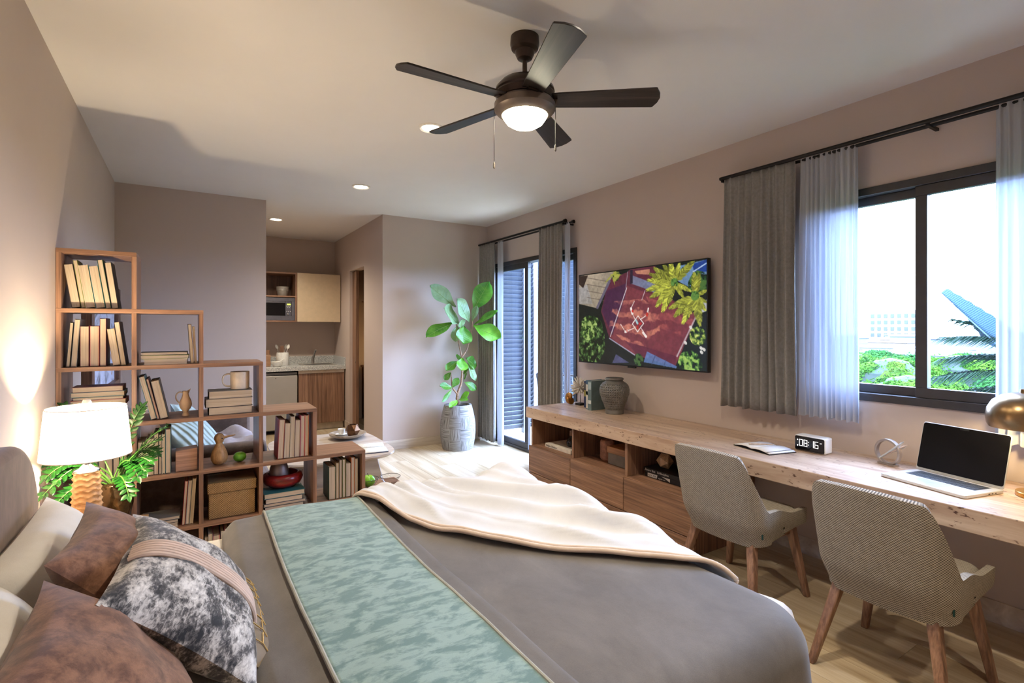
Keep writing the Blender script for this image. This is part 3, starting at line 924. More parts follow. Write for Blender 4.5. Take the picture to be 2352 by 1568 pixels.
# ------------------------------------------------------------------ television
TVX = W - 0.075
Y0t, Y1t = 3.958, 2.460      # left and right edges as seen
Z0t, Z1t = 1.117, 1.978
tv = thing('television', 'large flat television on the wall showing an aerial view of a red plaza', 'television', (W, 3.2, Z0t))
box('housing', TVX - 0.012, TVX + 0.025, Y1t, Y0t, Z0t, Z1t, m_black, tv, 0.003)
box('wall_mount', TVX + 0.0255, W - 0.0005, 2.95, 3.5, 1.35, 1.75, m_black, tv)
box('sensor', TVX - 0.01, TVX + 0.01, 3.20, 3.29, Z0t - 0.014, Z0t - 0.0002, m_black, tv, 0.002)
def paint_tv(nw=400, nh=230):
    """the broadcast picture: an aerial view of a plaza, painted as colours on the screen's own mesh"""
    yy, xx = np.mgrid[0:nh, 0:nw]
    U = (xx + 0.5) / nw; V = (yy + 0.5) / nh
    g = np.random.default_rng(3)
    def fbm(fx, fy, seed):
        q = np.random.default_rng(seed); out = np.zeros((nh, nw)); amp = 1.0; tot = 0
        for o in range(5):
            nx, ny = int(fx * 2 ** o) + 2, int(fy * 2 ** o) + 2
            a = q.random((ny, nx)); gx = U * (nx - 1); gy = V * (ny - 1)
            x0 = np.minimum(gx.astype(int), nx - 2); y0 = np.minimum(gy.astype(int), ny - 2); dx = gx - x0; dy = gy - y0
            out += amp * ((a[y0, x0] * (1 - dx) + a[y0, x0 + 1] * dx) * (1 - dy) + (a[y0 + 1, x0] * (1 - dx) + a[y0 + 1, x0 + 1] * dx) * dy)
            tot += amp; amp *= 0.55
        return out / tot
    def T(x, y):
        t = (x - 145.0) / 1355.0
        u = t * 1195 / (910 + 285 * t)
        yt = 340 - 175 * t; yb = 1250 + 110 * t
        return u, (y - yt) / (yb - yt)
    img = np.zeros((nh, nw, 3)); img[:] = (22, 28, 26)
    n1 = fbm(6, 4, 1); n2 = fbm(30, 18, 2); n3 = fbm(70, 40, 4)
    def poly(pts, col, soft=None, a=1.0):
        P = [T(*p) for p in pts]
        ins = np.zeros((nh, nw), bool); j = len(P) - 1
        for i in range(len(P)):
            (xi, yi), (xj, yj) = P[i], P[j]
            cnd = ((yi > V) != (yj > V)) & (U < (xj - xi) * (V - yi) / ((yj - yi) or 1e-9) + xi)
            ins ^= cnd; j = i
        m = ins.astype(float) * a
        if soft is not None: m = m * soft
        img[:] = img * (1 - m[..., None]) + np.array(col) * m[..., None]
    def line(p, q, wd, col, a=1.0, taper=False):
        (x0, y0), (x1, y1) = T(*p), T(*q)
        asp = nw / nh
        dx, dy = (x1 - x0) * asp, y1 - y0; L = math.hypot(dx, dy)
        t = (((U - x0) * asp) * dx + (V - y0) * dy) / (L * L)
        tc = np.clip(t, 0, 1)
        d = np.hypot((U - x0) * asp - tc * dx, (V - y0) - tc * dy)
        ww = wd * ((1 - 0.75 * np.abs(tc * 2 - 0.9)) if taper else 1.0)
        m = (d < ww).astype(float) * a
        img[:] = img * (1 - m[..., None]) + np.array(col) * m[..., None]
    def blob(c, r, cols, th=0.5, seed=0, sq=1.0):
        (cx, cy) = T(*c); d = np.hypot((U - cx) * nw / nh, (V - cy) * sq)
        f = fbm(60, 34, 50 + seed)
        edge = r * (0.8 + 0.5 * fbm(14, 8, 70 + seed))
        m = d < edge
        for k, cl in enumerate(cols):
            mm = m & (f > 0.34 + 0.085 * k)
            img[mm] = np.array(cl)
    poly([(145, 340), (520, 290), (470, 430), (350, 690), (145, 640)], (186, 168, 146), 0.6 + 0.4 * n1)
    poly([(145, 470), (230, 430), (290, 640), (145, 640)], (150, 150, 156), 0.8 * n1 + 0.2)
    poly([(145, 340), (240, 335), (190, 470), (145, 430)], (50, 40, 36))
    for yb in (400, 470, 540, 610): line((230, yb - 40), (450, yb), 0.004, (96, 84, 76), 0.8)
    poly([(480, 380), (660, 300), (700, 265), (960, 235), (960, 420), (1080, 560), (1400, 760), (1300, 1010), (1170, 1310), (740, 1190), (470, 1010), (380, 720), (430, 520)], (88, 40, 54))
    poly([(640, 440), (860, 520), (1080, 580), (1400, 760), (1300, 1010), (1170, 1310), (740, 1190), (480, 1000)], (122, 58, 64), 0.4 + 0.6 * n1)
    poly([(440, 500), (650, 420), (640, 560), (500, 980), (390, 720)], (62, 32, 62), 0.85)
    sw = np.sin((V * 40 - U * 9) + 9 * n1 + 4 * n2); sh = np.clip((sw + 0.1) * 2.2, 0, 1) * np.clip((n2 - 0.25) * 2.4, 0, 1)
    poly([(520, 610), (830, 590), (1000, 720), (1010, 960), (880, 1100), (640, 1060), (460, 900)], (200, 124, 102), sh * 0.85)
    poly([(860, 560), (1390, 770), (1300, 1000), (1000, 900)], (168, 86, 82), sh * 0.75)
    poly([(640, 1040), (1180, 1200), (1170, 1310), (760, 1180)], (86, 36, 56), 0.7)
    poly([(740, 290), (900, 270), (900, 330), (760, 320)], (190, 130, 104), 0.9)
    poly([(700, 330), (960, 430), (960, 530), (830, 470), (690, 420)], (112, 122, 150), 0.7 + 0.3 * n2)
    poly([(690, 280), (720, 275), (720, 420), (690, 430)], (40, 32, 48))
    line((655, 470), (480, 990), 0.006, (214, 206, 206), 0.85)
    line((665, 300), (645, 470), 0.005, (150, 140, 150), 0.8)
    line((850, 500), (815, 600), 0.004, (216, 206, 210), 0.8)
    line((1400, 760), (1190, 1200), 0.008, (188, 176, 180), 0.8)
    line((470, 1010), (750, 1195), 0.007, (170, 170, 190), 0.8)
    line((340, 680), (470, 400), 0.018, (90, 84, 104), 0.9)
    poly([(835, 1265), (870, 1150), (1190, 1310), (1180, 1330)], (92, 118, 170), 0.7 + 0.3 * n2)
    line((960, 1190), (920, 1290), 0.004, (60, 80, 120)); line((1070, 1240), (1050, 1310), 0.004, (60, 80, 120))
    poly([(540, 1180), (680, 1270), (500, 1275)], (84, 84, 124), 0.8)
    poly([(1200, 240), (1500, 170), (1500, 330), (1360, 320), (1330, 470), (1200, 400)], (108, 140, 178), 0.9)
    poly([(1350, 220), (1500, 170), (1500, 300), (1370, 310)], (30, 60, 130))
    line((1360, 300), (1500, 210), 0.006, (170, 190, 220))
    poly([(1350, 640), (1500, 600), (1500, 720), (1390, 760)], (190, 190, 196), 0.9)
    blob((250, 1030), 0.27, [(14, 22, 14), (24, 40, 22), (44, 70, 36), (78, 108, 56), (128, 152, 88)], seed=1)
    blob((250, 900), 0.13, [(22, 38, 20), (60, 90, 40), (118, 144, 74), (150, 172, 100)], seed=2)
    blob((1320, 1290), 0.12, [(16, 32, 16), (40, 74, 34), (92, 136, 62), (150, 184, 90)], seed=3)
    blob((1400, 985), 0.085, [(34, 56, 22), (92, 120, 46), (164, 178, 82), (206, 208, 120)], seed=4)
    blob((780, 1240), 0.06, [(14, 26, 16), (36, 60, 34), (66, 96, 50)], seed=5)
    blob((540, 340), 0.055, [(30, 44, 24), (84, 98, 40), (150, 150, 70)], seed=6)
    blob((1420, 420), 0.11, [(14, 34, 26), (30, 66, 40), (70, 104, 50)], seed=7)
    for tx, ty in ((420, 420), (480, 330), (530, 440), (600, 330), (560, 300)): line((500, 330), (tx, ty), 0.012, (150, 152, 62), 0.9, True)
    q = random.Random(4)
    for (cx, cy), tips in (((1160, 415), [(900, 390), (890, 490), (930, 560), (985, 650), (1045, 700), (1110, 610), (960, 270), (1050, 230), (1120, 200), (1210, 225), (1290, 250), (1350, 200), (920, 330), (1250, 560), (1320, 500)]), ((1380, 560), [(1130, 680), (1180, 760), (1260, 830), (1320, 740), (1430, 850), (1480, 700), (1420, 340), (1370, 330), (1500, 500), (1490, 620)])):
        for tx, ty in tips:
            line((cx, cy), (tx, ty), 0.012, (40, 52, 20), 0.9)
        for rep in range(2):
            for tx, ty in tips:
                sx_, sy_ = tx - cx, ty - cy
                bb2 = q.uniform(0.7, 1.1)
                for j in range(22):
                    t = 0.12 + 0.86 * j / 21; px, py = cx + sx_ * t, cy + sy_ * t
                    wdt = 0.13 * math.sin(PI * min(1, 0.15 + t * 0.85)) + 0.03
                    for sg in (-1, 1):
                        b = bb2 * q.uniform(0.6, 1.2) * (0.55 if rep == 0 and sg < 0 else 1.0)
                        ex, ey = px + sx_ * 0.13 - sg * sy_ * wdt * q.uniform(0.6, 1), py + sy_ * 0.13 + sg * sx_ * wdt * q.uniform(0.6, 1)
                        line((px, py), (ex, ey), 0.0045, (168 * b, 172 * b, 66 * b) if (rep or sg > 0) else (70 * b, 92 * b, 30 * b), 0.9)
        blob((cx, cy), 0.04, [(40, 80, 36), (90, 130, 60)], seed=8)
    for a, b, wd in (((735, 615), (700, 690), .004), ((700, 690), (715, 745), .014), ((885, 690), (870, 760), .009), ((590, 860), (640, 940), .004), ((640, 940), (665, 930), .014), ((830, 950), (860, 990), .014), ((715, 745), (745, 810), .004), ((870, 760), (800, 810), .004), ((665, 930), (745, 895), .004), ((840, 950), (800, 890), .004), ((715, 855), (770, 940), .005), ((770, 940), (835, 850), .005), ((835, 850), (775, 770), .005), ((775, 770), (715, 855), .005)):
        line(a, b, wd, (232, 222, 216), 0.95)
    for a, b, cl in (((755, 820), (770, 850), (150, 186, 190)), ((790, 855), (805, 850), (190, 40, 40)), ((770, 880), (770, 900), (180, 40, 40)), ((715, 715), (718, 722), (200, 44, 40)), ((872, 745), (870, 765), (190, 50, 40)), ((655, 925), (660, 935), (200, 120, 110))):
        line(a, b, 0.012, cl)
    for a in ((1330, 890), (1440, 1110), (1470, 1125), (1445, 1155), (1275, 1055)): line(a, (a[0] + 8, a[1] + 8), 0.014, (226, 222, 216), 0.9)
    img *= (0.82 + 0.36 * n3)[..., None]
    b_ = np.pad(img, ((1, 1), (1, 1), (0, 0)), mode='edge')
    b_ = (b_[:-2] + 2 * b_[1:-1] + b_[2:]) / 4; b_ = (b_[:, :-2] + 2 * b_[:, 1:-1] + b_[:, 2:]) / 4
    return np.clip(b_, 0, 255) / 255.0
img = paint_tv(560, 322)
nh, nw = img.shape[:2]
ys = np.linspace(Y0t - 0.010, Y1t + 0.010, nw + 1); zs = np.linspace(Z1t - 0.010, Z0t + 0.012, nh + 1)
gy, gz = np.meshgrid(ys, zs)
vv = np.stack([np.full(gy.size, TVX - 0.0128), gy.ravel(), gz.ravel()], 1) - np.array(tv.location)
idx = np.arange((nh + 1) * (nw + 1)).reshape(nh + 1, nw + 1)
ff = np.stack([idx[:-1, :-1], idx[1:, :-1], idx[1:, 1:], idx[:-1, 1:]], -1).reshape(-1, 4)
me = bpy.data.meshes.new('screen')
me.from_pydata(vv.tolist(), [], ff.tolist())
pic = np.ones((nh + 1, nw + 1, 4)); src = np.pad(img, ((0, 1), (0, 1), (0, 0)), mode='edge')
pic[..., :3] = np.where(src <= 0.04045, src / 12.92, ((src + 0.055) / 1.055) ** 2.4)
ca = me.color_attributes.new('picture', 'FLOAT_COLOR', 'POINT')
ca.data.foreach_set('color', pic.reshape(-1))
k = NT('tv_picture')
at = k.n('ShaderNodeVertexColor'); at.layer_name = 'picture'
k.col((0.01, 0.01, 0.01, 1)); k.set(Roughness=0.15)
k.l(at.outputs[0], k.b.inputs['Emission Color']); k.b.inputs['Emission Strength'].default_value = 0.42
me.materials.append(k.m)
scn = bpy.data.objects.new('screen', me); C.objects.link(scn); scn.parent = tv

# ------------------------------------------------------------------ desk slab and cabinet
DXF, DZ, DZB, DYL = 2.70, 0.713, 0.615, 4.025
tag(box('desk_slab', DXF, W - 0.0006, -1.2, DYL, DZB, DZ, m_trav, bevel=0.004), 'thick travertine slab worktop running under the television and window', 'desk')
cabY1, cabY0 = 3.985, 2.13
cab = thing('low_cabinet', 'walnut low cabinet with three open cubbies above three drawers', 'cabinet', (3.0, 3.05, 0))
cz = 0.362       # drawer tops / cubby floor
th = 0.024
ysep = [3.985, 3.372, 2.752, 2.13]
for i, yy in enumerate(ysep):
    a, b = (yy - th, yy) if i == 0 else ((yy - th / 2, yy + th / 2) if i < 3 else (yy, yy + th))
    box('upright', DXF + 0.035, W - 0.014, a, b, (0.0 if i in (0, 3) else cz), DZB - 0.0005, walnut[2], cab, 0.0015)
box('cubby_floor', DXF + 0.02, W - 0.014, cabY0 + th, cabY1 - th, cz - 0.03, cz, walnut[1], cab, 0.0015)
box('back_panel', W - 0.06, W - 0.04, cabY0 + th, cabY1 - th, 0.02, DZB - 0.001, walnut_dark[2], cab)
box('plinth', DXF + 0.006, DXF + 0.03, cabY0, cabY1, 0.002, 0.110, walnut[1], cab, 0.0015)
for a, b in ((0, 1), (1, 2), (2, 3)):
    d = box('drawer', DXF + 0.006, DXF + 0.028, ysep[b] + (0.003 if b < 3 else 0), ysep[a] - (0.003 if a else 0), 0.116, cz - 0.004, walnut[1], cab, 0.0015)

# ------------------------------------------------------------------ chairs
def smooth01(t):
    t = max(0.0, min(1.0, t)); return t * t * (3 - 2 * t)
def make_chair(label, loc, rz):
    t = thing('desk_chair', label, 'chair', loc, rz, 'woven desk chairs')
    # plan path of the shell: front left -> rear -> front right
    hw, rear, front, rad = 0.232, -0.235, 0.215, 0.095
    path = []
    for i in range(9): path.append((front + (rear + rad - front) * i / 8, hw))
    for i in range(1, 9):
        a = R(90 + 90 * i / 8); path.append((rear + rad + rad * math.cos(a), hw - rad + rad * math.sin(a)))
    for i in range(1, 9): path.append((rear - 0.012 * math.sin(PI * i / 9), hw - rad - (2 * (hw - rad)) * i / 9))
    mir = [(p[0], -p[1]) for p in path[:17]][::-1]
    path = path + mir
    L = [0.0]
    for a, b in zip(path, path[1:]): L.append(L[-1] + math.hypot(a[0] - b[0], a[1] - b[1]))
    tot = L[-1]
    def at(s):
        d = s * tot
        for i in range(len(L) - 1):
            if d <= L[i + 1] or i == len(L) - 2:
                k = (d - L[i]) / (L[i + 1] - L[i]); return (path[i][0] + (path[i + 1][0] - path[i][0]) * k, path[i][1] + (path[i + 1][1] - path[i][1]) * k, d)
    def fn(u, v):
        x, y, d = at(u)
        e = min(d, tot - d)                       # distance from the front end of the side
        side = smooth01((e - 0.335) / 0.135)
        top = 0.485 + 0.035 * smooth01((e - 0.12) / 0.16) + 0.29 * side
        if e > 0.42: top += 0.012 * math.sin(PI * min(1, (e - 0.42) / (tot / 2 - 0.42)) / 2)
        bot = 0.405 - 0.055 * smooth01(e / 0.5) 
        if e > 0.35: bot -= 0.012
        z = bot + (top - bot) * v
        tuck = smooth01((0.47 - z) / 0.13) * 0.055     # underside tucks in towards the seat
        lean = max(0, (z - 0.45)) / 0.35
        back = smooth01((0.0 - x) / 0.2)
        nx = x - back * 0.075 * lean + tuck * (0.9 if x < 0 else 0.2)
        ny = y * (1 + 0.05 * lean * back - tuck * 1.2)
        return (nx, ny, z)
    sh = obj('shell', MB().grid(fn, 121, 25, uvfn=lambda u, v, P_: (u * tot, P_[2])), m_chair, t, local=True, smooth=180, solid=0.026, fixn=False)
    md = sh.modifiers.new('bevel', 'BEVEL'); md.width = 0.009; md.segments = 3; md.limit_method = 'ANGLE'; md.angle_limit = R(50)
    mb = MB().prism(rounded_rect(-0.205, 0.225, -0.212, 0.212, 0.07), 0.385, 0.475).boxuv()
    st = obj('seat', mb, m_chair, t, local=True, bevel=0.022, seg=4)
    for sx, sy, fx, fy in ((-0.15, 0.16, -0.255, 0.236), (-0.15, -0.16, -0.255, -0.236), (0.18, 0.172, 0.232, 0.236), (0.18, -0.172, 0.232, -0.236)):
        a, b = 0.026, 0.015
        wl = [(fx - b, fy - b, 0.0), (fx + b, fy - b, 0.0), (fx + b, fy + b, 0.0), (fx - b, fy + b, 0.0)]
        wt = [(sx - a, sy - a * .8, 0.384), (sx + a, sy - a * .8, 0.384), (sx + a, sy + a * .8, 0.384), (sx - a, sy + a * .8, 0.384)]
        obj('leg', MB().hexa(wl, wt), walnut[2], t, local=True, bevel=0.006, seg=3)
    for yy in (-0.172, 0.172):
        obj('side_rail', MB().box(-0.14, 0.18, yy - 0.011, yy + 0.011, 0.335, 0.384), walnut[0], t, local=True, bevel=0.003)
    for xx in (-0.15, 0.18):
        obj('cross_rail', MB().box(xx - 0.011, xx + 0.011, -0.16, 0.16, 0.335, 0.384), walnut[1], t, local=True, bevel=0.003)
    obj('fabric_tag', MB().box(-0.171, -0.163, -0.2365, -0.2315, 0.395, 0.42, Matrix.Translation((0.0, 0.005, -0.004))), plain('tag_green', (22, 66, 60), 0.7), t, local=True)
    return t
make_chair('woven beige desk chair in front of the open notebook and clock', (2.605, 1.735, 0), R(0))
make_chair('woven beige desk chair in front of the laptop', (2.55, 0.957, 0), R(0))

# ------------------------------------------------------------------ coffee table
ct = thing('coffee_table', 'low rounded travertine coffee table on slanted stone legs', 'coffee table', (1.05, 4.75, 0))
def ct_poly(g=0.0):
    pts = []
    cx, cy, ax, ay = 1.075, 4.74, 0.475, 0.57
    for i in range(48):
        a = 2 * PI * i / 48; cs, sn = math.cos(a), math.sin(a)
        e = 0.42
        pts.append((cx + (ax - g) * math.copysign(abs(cs) ** e, cs), cy + (ay - g) * math.copysign(abs(sn) ** e, sn)))
    return pts
n = 48
bot, top = ct_poly(0.03), ct_poly(0.0)
mb = MB()
mb._add([(p[0], p[1], 0.365) for p in bot] + [(p[0], p[1], 0.388) for p in top] + [(p[0], p[1], 0.40) for p in ct_poly(0.004)],
        [tuple(range(n))[::-1], tuple(range(2 * n, 3 * n))] + [(k * n + i, k * n + (i + 1) % n, (k + 1) * n + (i + 1) % n, (k + 1) * n + i) for k in (0, 1) for i in range(n)])
obj('table_top', mb, m_table_stone, ct)
for a, b in ((4.32, 4.44), (5.0, 5.12)):
    obj('leg', MB().hexa([(0.68, a, 0), (1.47, a, 0), (1.47, b, 0), (0.68, b, 0)], [(0.78, a, 0.365), (1.37, a, 0.365), (1.37, b, 0.365), (0.78, b, 0.365)]), m_table_stone, ct, bevel=0.01)
tray = tag(obj('tray', MB().lathe([(0.06, 0.0), (0.12, 0.012), (0.165, 0.035), (0.172, 0.05), (0.164, 0.05), (0.115, 0.024), (0.03, 0.018)], 36, (1.30, 5.0, 0.401)), wood('tray_wood', 0, (138, 122, 106), (164, 148, 130), (182, 168, 150))), 'round shallow wooden tray on the coffee table', 'tray')
def poly_pot(c, r, h, n=6):
    mb = MB()
    prof = [(0.6, 0.0), (1.0, 0.5), (0.62, 1.0), (0.52, 0.985), (0.5, 0.7)]
    vs = []
    for k, (a, b) in enumerate(prof):
        for i in range(n):
            t = 2 * PI * (i + (0.5 if k == 1 else 0)) / n
            vs.append((c[0] + r * a * math.cos(t), c[1] + r * a * math.sin(t), c[2] + h * b))
    fs = [tuple(range(n))[::-1]]
    for i in range(n):
        j = (i + 1) % n
        fs += [(i, j, n + i), (j, n + j, n + i), (n + i, n + j, 2 * n + j), (n + i, 2 * n + j, 2 * n + i)] if False else [(i, j, n + i), (n + i, j, n + j), (n + i, n + j, 2 * n + j), (n + i, 2 * n + j, 2 * n + i), (2 * n + i, 2 * n + j, 3 * n + j, 3 * n + i), (3 * n + i, 3 * n + j, 4 * n + j, 4 * n + i)]
    fs.append(tuple(range(4 * n, 5 * n)))
    mb._add(vs, fs)
    return mb
tag(obj('tealight_holder', poly_pot((1.335, 4.955, 0.430), 0.072, 0.105), plain('bronze_facets', (118, 84, 58), 0.3, 0.8), smooth=0), 'faceted bronze candle holder on the round tray', 'candle holder')
cup = thing('espresso_cup', 'small white cup and saucer on the round tray', 'cup', (1.25, 5.04, 0.4275))
obj('saucer', MB().lathe([(0.02, 0), (0.05, 0.006), (0.056, 0.012), (0.048, 0.010), (0.01, 0.006)], 24, (1.25, 5.04, 0.4275)), m_white, cup)
obj('cup', MB().lathe([(0.018, 0.008), (0.028, 0.02), (0.034, 0.06), (0.031, 0.06), (0.022, 0.02), (0.01, 0.016)], 24, (1.25, 5.04, 0.4275)), m_white, cup)
ob = thing('open_book', 'open book with printed pages lying on the coffee table', 'book', (1.33, 4.42, 0.4005), R(-6))
m_print = NT('printed_page')
v = m_print.coords((1, 1, 1), rnd=False)
wv = m_print.n('ShaderNodeTexWave'); wv.bands_direction = 'Y'; wv.inputs['Scale'].default_value = 34; m_print.l(v, wv.inputs[0])
mk = m_print.noise(m_print.coords((130, 8, 1), rnd=False), 1.0, 2)
mm = m_print.n('ShaderNodeMath', operation='MULTIPLY'); m_print.l(wv.outputs['Fac'], mm.inputs[0]); m_print.l(mk, mm.inputs[1])
m_print.col(m_print.ramp(mm.outputs[0], [(0.42, (232, 230, 224)), (0.52, (168, 168, 170))])); m_print.set(Roughness=0.9)
for sg, hh in ((1, 0.030), (-1, 0.014)):
    def pg(u, v, sg=sg, hh=hh):
        y = sg * v * 0.15
        return (-0.13 + 0.26 * u, y, 0.008 + hh * math.sin(PI * min(1, v * 0.9 + 0.12)) * 0.9)
    o = obj('pages', MB().grid(pg, 3, 10), m_print.m, ob, local=True, smooth=180, solid=0.008, fixn=False)
obj('cover', MB().box(-0.135, 0.135, -0.155, 0.155, 0, 0.003), plain('book_navy', (52, 58, 92), 0.6), ob, local=True)

# ------------------------------------------------------------------ sofa behind the bookshelf
sofa = thing('sofa', 'dark brown velvet sofa with rolled arms behind the bookshelf', 'sofa', (-0.05, 4.65, 0))
box('base', LW + 0.02, 0.50, 3.80, 5.62, 0.06, 0.26, m_sofa, sofa, 0.02)
box('seat_cushion', LW + 0.2, 0.52, 4.02, 5.38, 0.26, 0.42, m_sofa, sofa, 0.04)
def arm(y, xe):
    mb = MB()
    prof = []
    for i in range(13):
        a = R(-60 + 300 * i / 12)
    mb.tube([(LW + 0.03, y, 0.60), (xe - 0.02, y, 0.60), (xe, y, 0.60)], [0.088, 0.088, 0.072], 20)
    mb.box(LW + 0.03, xe - 0.03, y - 0.075, y + 0.075, 0.06, 0.60)
    return obj('arm', mb, m_sofa, sofa, bevel=0.012)
arm(3.90, 0.46)
box('arm', LW + 0.03, 0.50, 5.38, 5.60, 0.06, 0.66, m_sofa, sofa, 0.03)
box('backrest', LW + 0.016, LW + 0.2, 3.98, 5.38, 0.26, 0.80, m_sofa, sofa, 0.06)
for i in range(4):
    pass
def pillow_mb(w_, h_, t_, seed=0, puff=0.55, dent=0.0, n=25, corner=0.06, wr=0.004):
    """square cushion with pinched corners; local x,y in plane, z thickness"""
    g = random.Random(seed); ph = [g.uniform(0, 6.28) for _ in range(4)]
    mb = MB()
    for sg in (1, -1):
        def fn(u, v, sg=sg):
            a, b = u * 2 - 1, v * 2 - 1
            pin = 1 - corner * (1 - abs(a) ** 2) * abs(b) ** 3
            pin2 = 1 - corner * (1 - abs(b) ** 2) * abs(a) ** 3
            th_ = (max(0, 1 - abs(a) ** 2.6) * max(0, 1 - abs(b) ** 2.6)) ** puff
            x = a * w_ / 2 * pin2; y = b * h_ / 2 * pin
            z = sg * t_ / 2 * th_
            z += wr * th_ * (math.sin(9 * a + ph[0] + 3 * b) + math.sin(7 * b + ph[1] - 4 * a)) * sg
            if dent: z -= dent * math.exp(-((a - .1) ** 2) * 6) * max(0, b) ** 1 * 0.3
            return (x, y, z)
        mb.grid(fn, n, n, us=w_, vs_=h_, flip=(sg < 0))
    return mb
def pillow(name, label, w_, h_, t_, loc, rot, m, seed=0, cat='pillow', group=None, **kw):
    o = obj(name, pillow_mb(w_, h_, t_, seed, **kw), m, None, local=True, smooth=180, fixn=False)
    o.location = loc; o.rotation_euler = [R(a) for a in rot]
    return tag(o, label, cat, group)
# sofa cushions: lean against the backrest and near arm
pillow('sofa_cushion', 'pale blue sofa cushion behind the wooden bird figure', 0.46, 0.46, 0.16, (0.04, 4.74, 0.66), (62, 8, 78), m_blue_cushion, 11)
pillow('sofa_cushion', 'pale blue sofa cushion behind the wooden block on the bookshelf', 0.46, 0.46, 0.16, (0.06, 4.25, 0.64), (58, -10, 66), m_blue_cushion, 12)
pillow('sofa_cushion', 'brown ribbed sofa cushion behind the leaning books', 0.5, 0.46, 0.18, (-0.24, 4.26, 0.70), (72, 0, 84), plain('taupe_cushion', (134, 110, 98), 0.85), 13)
def thr(u, v):
    x = -0.05 + 0.6 * u; y = 4.62 + 0.62 * v
    z = 0.432 + 0.05 * math.sin(u * 7 + v * 3) ** 2 + 0.03 * math.sin(v * 11 + u * 4) + 0.05 * math.sin(PI * u) * v
    if u > 0.9: z -= (u - 0.9) * 1.6
    return (x, y, z + 0.03)
tag(obj('sofa_throw', MB().grid(thr, 30, 30), m_lavender, smooth=180, solid=0.012, fixn=False), 'crumpled grey throw on the sofa seat', 'blanket')

# framed picture on the left wall
pf = thing('framed_picture', 'framed coastal picture on the left wall behind the bookshelf', 'picture', (LW, 5.0, 0.95))
mb = MB()
for a in ((4.20, 4.30, 0.92, 1.80), (5.73, 5.83, 0.92, 1.80)): mb.box(LW + 0.0006, LW + 0.055, a[0], a[1], a[2], a[3])
mb.box(LW + 0.0006, LW + 0.055, 4.30, 5.73, 0.92, 1.0); mb.box(LW + 0.0006, LW + 0.055, 4.30, 5.73, 1.72, 1.80)
obj('picture_frame', mb, walnut_dark[2], pf, bevel=0.003)
k = NT('coast_print')
f = k.noise(k.coords((1, 1.2, 2.2), rnd=False), 2.0, 7, 0.6, 1.2)
k.col(k.ramp(f, [(0.36, (70, 74, 82)), (0.45, (170, 176, 196)), (0.5, (208, 214, 236)), (0.6, (196, 206, 234)), (0.66, (182, 158, 146))])); k.set(Roughness=0.4)
obj('print', MB().box(LW + 0.0006, LW + 0.02, 4.30, 5.73, 1.0, 1.72), k.m, pf)

# ------------------------------------------------------------------ stepped bookshelf
BY0, BY1 = 3.442, 3.762
CP, RP, BT, BTOP = 0.3107, 0.3064, 0.0224, 1.861
shelf = thing('bookshelf', 'stepped walnut cube bookshelf dividing the bed from the sofa', 'bookshelf', (0.3, 3.6, 0))
SX = LW + 0.001
ncol = [1, 2, 3, 4, 5, 6, 6]
for i, nc in enumerate(ncol):
    z1 = BTOP - RP * i
    box('shelf_board', SX, SX + CP * nc + BT, BY0, BY1, z1 - BT, z1, walnut[0], shelf, 0.0012)
for r in range(6):
    z1 = BTOP - RP * r - BT; z0 = BTOP - RP * (r + 1)
    for c_ in range(ncol[r] + 1 if r < 5 else 7):
        if r == 5 and c_ > 6: continue
        x0 = SX + CP * c_
        box('upright', x0, x0 + BT, BY0 + 0.0005, BY1 - 0.0005, z0, z1, walnut[2], shelf, 0.0012)
def zf(r): return BTOP - RP * (r + 1)        # top surface under row r (0 = top row)
CELL = {(0, 0): 'the top cubby of the bookshelf', (1, 0): 'the second-row left cubby', (1, 1): 'the second-row right cubby', (2, 0): 'the third-row left cubby', (2, 1): 'the cubby with the jug', (2, 2): 'the cubby under the mug', (3, 0): 'the fourth-row first cubby', (3, 1): 'the cubby beside the wooden block', (3, 3): 'the fourth-row right cubby', (4, 1): 'the cubby left of the woven box', (4, 3): 'the cubby under the red bowl', (4, 4): 'the fifth-row right cubby', (5, 2): 'the bottom-row cubby below the woven box', (5, 1): 'bottom-row cubby behind the pillows'}
ORD = ('first', 'second', 'third', 'fourth', 'fifth', 'sixth', 'seventh', 'eighth')
def paper_mat():
    k = NT('book_pages')
    f = k.noise(k.coords((420, 3, 3)), 1.0, 2)
    k.col(k.ramp(f, [(0.3, (172, 152, 128)), (0.7, (204, 186, 162))])); k.set(Roughness=0.9)
    return k.m
m_pages = paper_mat()
def paper_h():
    k = NT('book_pages_flat')
    f = k.noise(k.coords((3, 3, 420)), 1.0, 2)
    k.col(k.ramp(f, [(0.3, (172, 152, 128)), (0.7, (204, 186, 162))])); k.set(Roughness=0.9)
    return k.m
m_pages_h = paper_h()
PAL = {'dark brown': (64, 46, 40), 'tan': (176, 146, 110), 'black': (32, 30, 32), 'dark green': (44, 74, 50), 'red': (150, 28, 32), 'teal': (46, 104, 110), 'navy': (38, 46, 74), 'cream': (214, 200, 172), 'orange': (206, 104, 44), 'pink': (196, 84, 110), 'grey': (124, 120, 116), 'maroon': (92, 32, 40), 'olive': (124, 128, 60)}
PALM = {k_: plain('cover_' + k_.replace(' ', '_'), v_, 0.5) for k_, v_ in PAL.items()}
